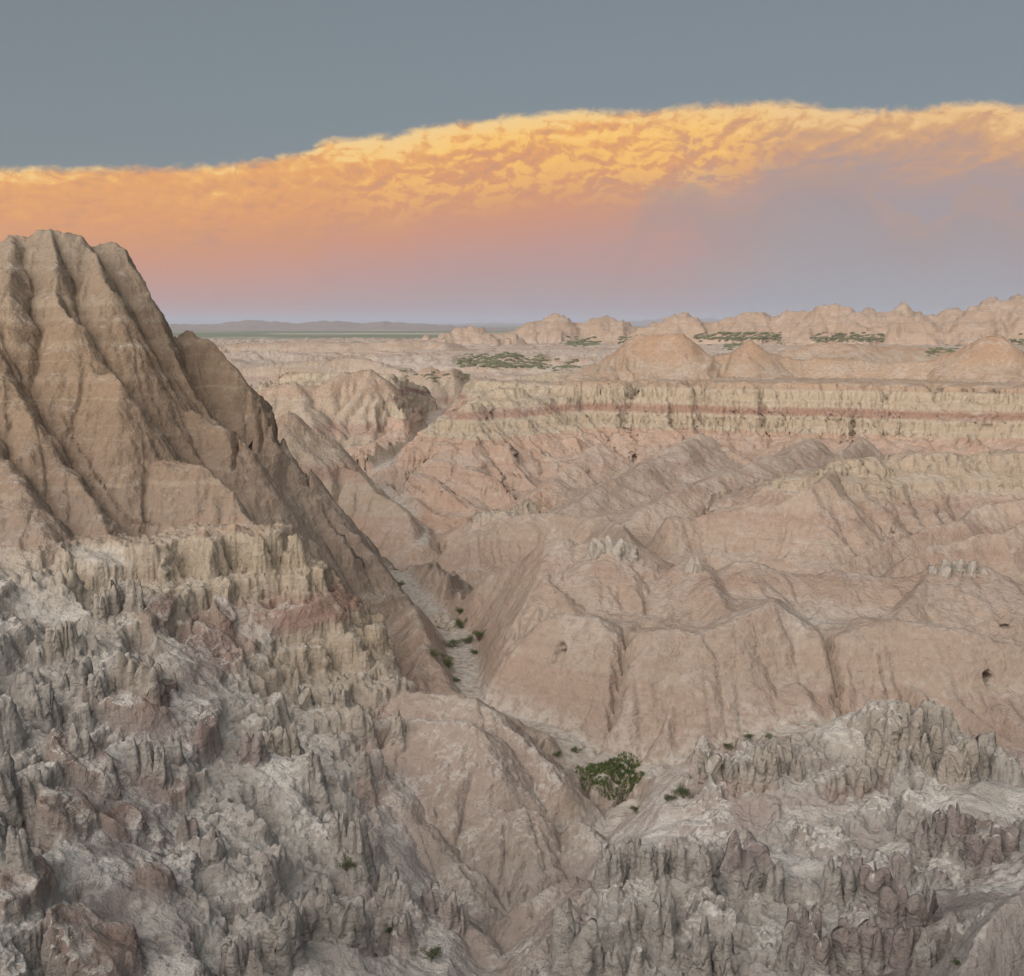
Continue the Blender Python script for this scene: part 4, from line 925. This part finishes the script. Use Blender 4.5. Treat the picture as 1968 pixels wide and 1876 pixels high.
# boulders lying in the wash
def boulder_mesh(k):
    rg = np.random.RandomState(300 + k)
    nt, nh = 12, 8
    T, U = np.meshgrid(np.linspace(0, 2 * np.pi, nt, endpoint=False), np.linspace(-1.45, 1.5, nh), indexing='ij')
    d = np.stack([np.cos(T) * np.cos(U), np.sin(T) * np.cos(U), np.sin(U)], -1)
    pl = rg.normal(size=(9, 3)); pl /= np.linalg.norm(pl, axis=1)[:, None]
    r_ = np.min(np.stack([(0.62 + 0.3 * rg.rand()) / np.maximum(d @ p, 0.35) for p in pl] + [np.full(T.shape, 1.15)]), axis=0)
    v = (d * r_[..., None]).reshape(-1, 3)
    i = np.arange(nt * nh).reshape(nt, nh); i2 = np.roll(i, -1, axis=0)
    q = np.stack([i[:, :-1], i2[:, :-1], i2[:, 1:], i[:, 1:]], -1).reshape(-1, 4)
    me = mesh_np('boulder', v, q, 4, CLAY, False)
    for nm_, val in (('dip', 14.0), ('near', .5), ('beds', 1.0), ('butte', 0.0), ('wash', 0.0)):
        a = me.attributes.new(nm_, 'FLOAT', 'POINT'); a.data.foreach_set('value', np.full(nt * nh, val, f32))
    return me
BLD = [boulder_mesh(k) for k in range(5)]
for dx, dy, r_ in ((838, 1188, .55), (848, 1186, .6), (856, 1192, .7), (862, 1200, .6), (846, 1197, .6), (852, 1206, .65), (866, 1208, .5), (840, 1203, .45), (858, 1213, .45), (870, 1216, .4), (833, 1196, .4), (864, 1190, .45), (872, 1202, .5)):
    p = hit(dx, dy)
    o = link('boulder', BLD[random.randrange(5)], None, label='pale angular boulder in the rock pile beside the dark rounded wash shrub', category='boulder', group='boulder pile in the wash')
    o.location = (p.x, p.y, p.z + r_ * .25); o.scale = (r_ * 1.2, r_, r_ * .8); o.rotation_euler = (random.uniform(-.3, .3), random.uniform(-.3, .3), random.uniform(0, 6.28))

# ------------------------------------------------------------------ plants
LEAF = simple_mat('shrub_leaf', lambda N, p: N.mix(N.noise(p, 3.0, 3), (.045, .065, .028, 1), (.10, .12, .05, 1)), 0.7)
LEAFY = simple_mat('grass_leaf', lambda N, p: N.mix(N.sstep(N.noise(p, 2.6, 4, 0.7), 0.38, 0.64), (.045, .075, .03, 1), (.15, .18, .065, 1)), 0.7)
BARK = simple_mat('shrub_bark', lambda N, p: N.mix(N.noise(p, 9.0, 3), (.10, .08, .06, 1), (.20, .16, .12, 1)))
SCRUB = simple_mat('far_scrub', lambda N, p: N.mix(N.noise(p, 0.08, 3), (.075, .085, .05, 1), (.14, .145, .09, 1)))

def leaf_cloud(n, lobes, size, rng):
    V = []; F = []
    for k in range(n):
        c, rad = lobes[rng.randint(len(lobes))]
        d = rng.normal(size=3); d /= np.linalg.norm(d) + 1e-6
        p = np.array(c) + d * np.array(rad) * rng.rand() ** 0.45
        p[2] = max(p[2], 0.03)
        a = rng.normal(size=3); a[2] += 0.8; a /= np.linalg.norm(a); b = np.cross(a, rng.normal(size=3)); b /= np.linalg.norm(b) + 1e-6
        l = size * (0.7 + 0.8 * rng.rand()); w = l * 0.33
        i = len(V)
        V += [p - a * l * .5, p + b * w * .5, p + a * l * .5, p - b * w * .5]; F.append((i, i + 1, i + 2, i + 3))
    return np.array(V, f32), np.array(F)
def stems(lobes, rng):
    V = []; F = []
    for c, rad in lobes:
        a = np.array([rng.normal() * .05, rng.normal() * .05, -0.08]); b = np.array(c)
        mid = (a + b) / 2 + rng.normal(size=3) * .06
        prev = None
        for k, (p, r_) in enumerate(((a, .035), (mid, .024), (b, .010))):
            ring = []
            for q in range(5):
                t = q * 2 * math.pi / 5
                ring.append(len(V)); V.append(p + np.array([math.cos(t) * r_, math.sin(t) * r_, 0]))
            if prev:
                for q in range(5): F.append((prev[q], prev[(q + 1) % 5], ring[(q + 1) % 5], ring[q]))
            prev = ring
    return np.array(V, f32), np.array(F)
SHRUBS = []
for k in range(5):
    rng = np.random.RandomState(50 + k)
    lobes = [((rng.normal() * .30, rng.normal() * .30, .28 + .42 * rng.rand()), (.22 + .16 * rng.rand(), .22 + .16 * rng.rand(), .16 + .16 * rng.rand())) for _ in range(9)]
    v, f_ = leaf_cloud(2400, lobes, .062, rng)
    v2, f2 = stems(lobes, rng)
    SHRUBS.append((mesh_np('shrub_foliage', v, f_, 4, LEAF, False), mesh_np('shrub_stem', v2, f2, 4, BARK)))
def shrub(dx, dy, size, label, group=None, k=None, squash=1.0):
    p = hit(dx, dy)
    o = bpy.data.objects.new('shrub', None); col.objects.link(o)
    o.location = (p.x, p.y, ground(p.x, p.y) - 0.03 * size); o.rotation_euler = (0, 0, random.uniform(0, 6.28)); o.scale = (size, size, size * squash)
    o.empty_display_size = 0.2
    fm, sm = SHRUBS[random.randrange(5) if k is None else k]
    link('foliage', fm, o); link('stem', sm, o)
    o['label'] = label; o['category'] = 'shrub'
    if group: o['group'] = group
    return o
WG = 'shrubs in the dry wash'
shrub(888, 1208, 1.5, 'dark rounded green shrub just right of the boulder pile in the wash', WG, 0)
shrub(884, 1182, 1.0, 'small grey green shrub above the dark rounded one by the boulder pile', WG, 1)
shrub(872, 1245, 1.7, 'olive shrub left of a pair in the middle of the wash', WG, 2, .7)
shrub(900, 1238, 1.5, 'middle olive shrub of the row across the wash', WG, 3, .8)
shrub(922, 1232, 1.7, 'wide green shrub at the right bank of the wash', WG, 4, .8)
shrub(915, 1258, 1.1, 'small dark shrub alone on the pale gravel of the wash', WG, 1, .6)
shrub(832, 1262, 1.3, 'grey spreading shrub at the left bank of the wash', WG, 2, .5)
shrub(862, 1282, 1.7, 'dark shrub at the narrow lower end of the upper wash', WG, 0, .7)
shrub(876, 1312, 0.9, 'small olive shrub below the dark one in the narrow wash', WG, 3, .7)
shrub(770, 1128, 1.4, 'small dark shrub beside the white wash floor under the clay fin', WG, 4, .6)
shrub(668, 1672, 0.95, 'green shrub growing among hoodoos on the lower left slope', None, 3, .9)
shrub(748, 1795, 0.62, 'small olive shrub on pale crust near the bottom centre', None, 1, .9)
shrub(828, 1845, 1.05, 'dark shrub with a green top at the bottom edge left of centre', None, 0, .95)
shrub(1312, 1532, 1.3, 'green shrub at the foot of the right hoodoo slope', None, 2, .8)
shrub(1285, 1540, 0.9, 'low shrub just left of the shrub at the foot of the right hoodoo slope', None, 4, .7)
shrub(1220, 1560, 0.75, 'single small shrub on pale rock below the grass patch', None, 3, .8)
shrub(1402, 1442, 0.9, 'small shrub on white crust beside the right hoodoo slope top', None, 0, .7)
shrub(1440, 1418, 1.0, 'grey shrub at the left of a pair on the crust under the clay hill', None, 1, .5)
shrub(1478, 1420, 0.9, 'grey shrub at the right of a pair on the crust under the clay hill', None, 2, .5)
shrub(1072, 1455, 0.7, 'small dark shrub left of the grass patch on the clay ridge end', None, 4, .8)
shrub(1108, 1450, 0.8, 'small dark shrub at the upper left corner of the grass patch', None, 0, .8)
shrub(1838, 1856, 0.35, 'tiny bright green shrub at the foot of the bottom right slope', None, 2, .8)

# grass patch on the wash floor
rng = np.random.RandomState(5)
V = []; F = []
def blades(cx, cy, n, rad, h0, h1):
    for k in range(n):
        a = rng.rand() * 6.283; q = rad * rng.rand() ** .6
        x = cx + math.cos(a) * q * 1.3; y = cy + math.sin(a) * q
        if gnoise(np.array([x / .33]), np.array([y / .33]), 3)[0] + .18 * rng.normal() < 0.0: continue
        z = ground(x, y)
        h = 0.45 * (h0 + (h1 - h0) * rng.rand()); t = rng.rand() * 6.283; w = .014 + .016 * rng.rand()
        lx, ly = rng.normal() * .35 * h, rng.normal() * .35 * h
        i = len(V)
        V.extend([(x - math.cos(t) * w, y - math.sin(t) * w, z - .03), (x + math.cos(t) * w, y + math.sin(t) * w, z - .03), (x + lx * .4 + math.cos(t) * w * .7, y + ly * .4 + math.sin(t) * w * .7, z + h * .6), (x + lx, y + ly, z + h)])
        F.append((i, i + 1, i + 2, i + 3))
for a, b, n, rad, h0, h1 in [(q[0], q[1], int(q[2] * 2.0)) + q[3:] for q in ((1130, 1480, 900, .9, .3, .7), (1165, 1478, 1500, 1.2, .35, .8), (1200, 1480, 1300, 1.1, .35, .85), (1190, 1500, 1200, 1.1, .3, .7), (1150, 1505, 700, .8, .25, .6), (1215, 1512, 900, .8, .3, .7), (1175, 1525, 700, .8, .25, .55), (1130, 1500, 400, .6, .2, .5))]:
    p = hit(a, b); blades(p.x, p.y, n, rad, h0, h1)
link('grass', mesh_np('grass', np.array(V, f32), np.array(F), 4, LEAFY, False), kind='stuff', label='bright green grass patch on the wash floor under the clay hill')

# far scrub on the pale mounds
V = []; F = []
ico = [(math.cos(t) * math.cos(u), math.sin(t) * math.cos(u), math.sin(u)) for u in (-.3, .5) for t in [i * 6.283 / 6 for i in range(6)]] + [(0, 0, 1)]
for (x0, y0, x1, y1, n) in ((880, 690, 960, 702, 150), (930, 694, 1050, 706, 190), (960, 683, 1000, 690, 40), (1090, 656, 1150, 664, 60), (1190, 652, 1300, 660, 130), (1340, 645, 1500, 656, 200), (1390, 660, 1450, 668, 50), (1560, 648, 1700, 656, 130), (1780, 672, 1850, 682, 60), (1900, 655, 1968, 668, 50), (760, 720, 900, 730, 30), (1050, 700, 1110, 720, 40)):
    for k in range(int(n * 1.5)):
        p = hit(rng.uniform(x0, x1), (y0 + y1) / 2 + (y1 - y0) * 0.42 * rng.normal())
        if p.y < 380: continue
        r_ = p.y / 700.0 * (0.55 + 1.0 * rng.rand())
        i = len(V)
        V.extend([(p.x + a * r_ * 1.5 * (1 + .25 * rng.normal()), p.y + b * r_ * (1 + .25 * rng.normal()), p.z + c * r_ * .55) for a, b, c in ico])
        for q in range(6):
            w = (q + 1) % 6
            F.append((i + q, i + w, i + 6 + w)); F.append((i + q, i + 6 + w, i + 6 + q)); F.append((i + 6 + q, i + 6 + w, i + 12))
link('scrub', mesh_np('scrub', np.array(V, f32), np.array(F), 3, SCRUB), kind='stuff', label='dark green scrub scattered over the far pale mounds')

# ------------------------------------------------------------------ haze
bx = bpy.data.meshes.new('haze')
h0, h1, W = -75.0, 130.0, 46000.0
vv = [(x, y, z) for z in (h0, h1) for x, y in ((-W, -2000), (W, -2000), (W, W), (-W, W))]
bx.from_pydata(vv, [], [(3, 2, 1, 0), (4, 5, 6, 7), (0, 1, 5, 4), (1, 2, 6, 5), (2, 3, 7, 6), (3, 0, 4, 7)])
hm = bpy.data.materials.new('haze'); hm.use_nodes = True
N = NT(hm.node_tree)
out = N.node('ShaderNodeOutputMaterial'); pv = N.node('ShaderNodeVolumePrincipled')
pv.inputs['Color'].default_value = (.70, .77, .95, 1); pv.inputs['Density'].default_value = 0.000075; pv.inputs['Anisotropy'].default_value = 0.0
N.l.new(pv.outputs[0], out.inputs['Volume'])
bx.materials.append(hm)
link('haze', bx, kind='stuff', label='thin evening haze over the badlands and plain')
print('done', round(time.time() - T0, 1))
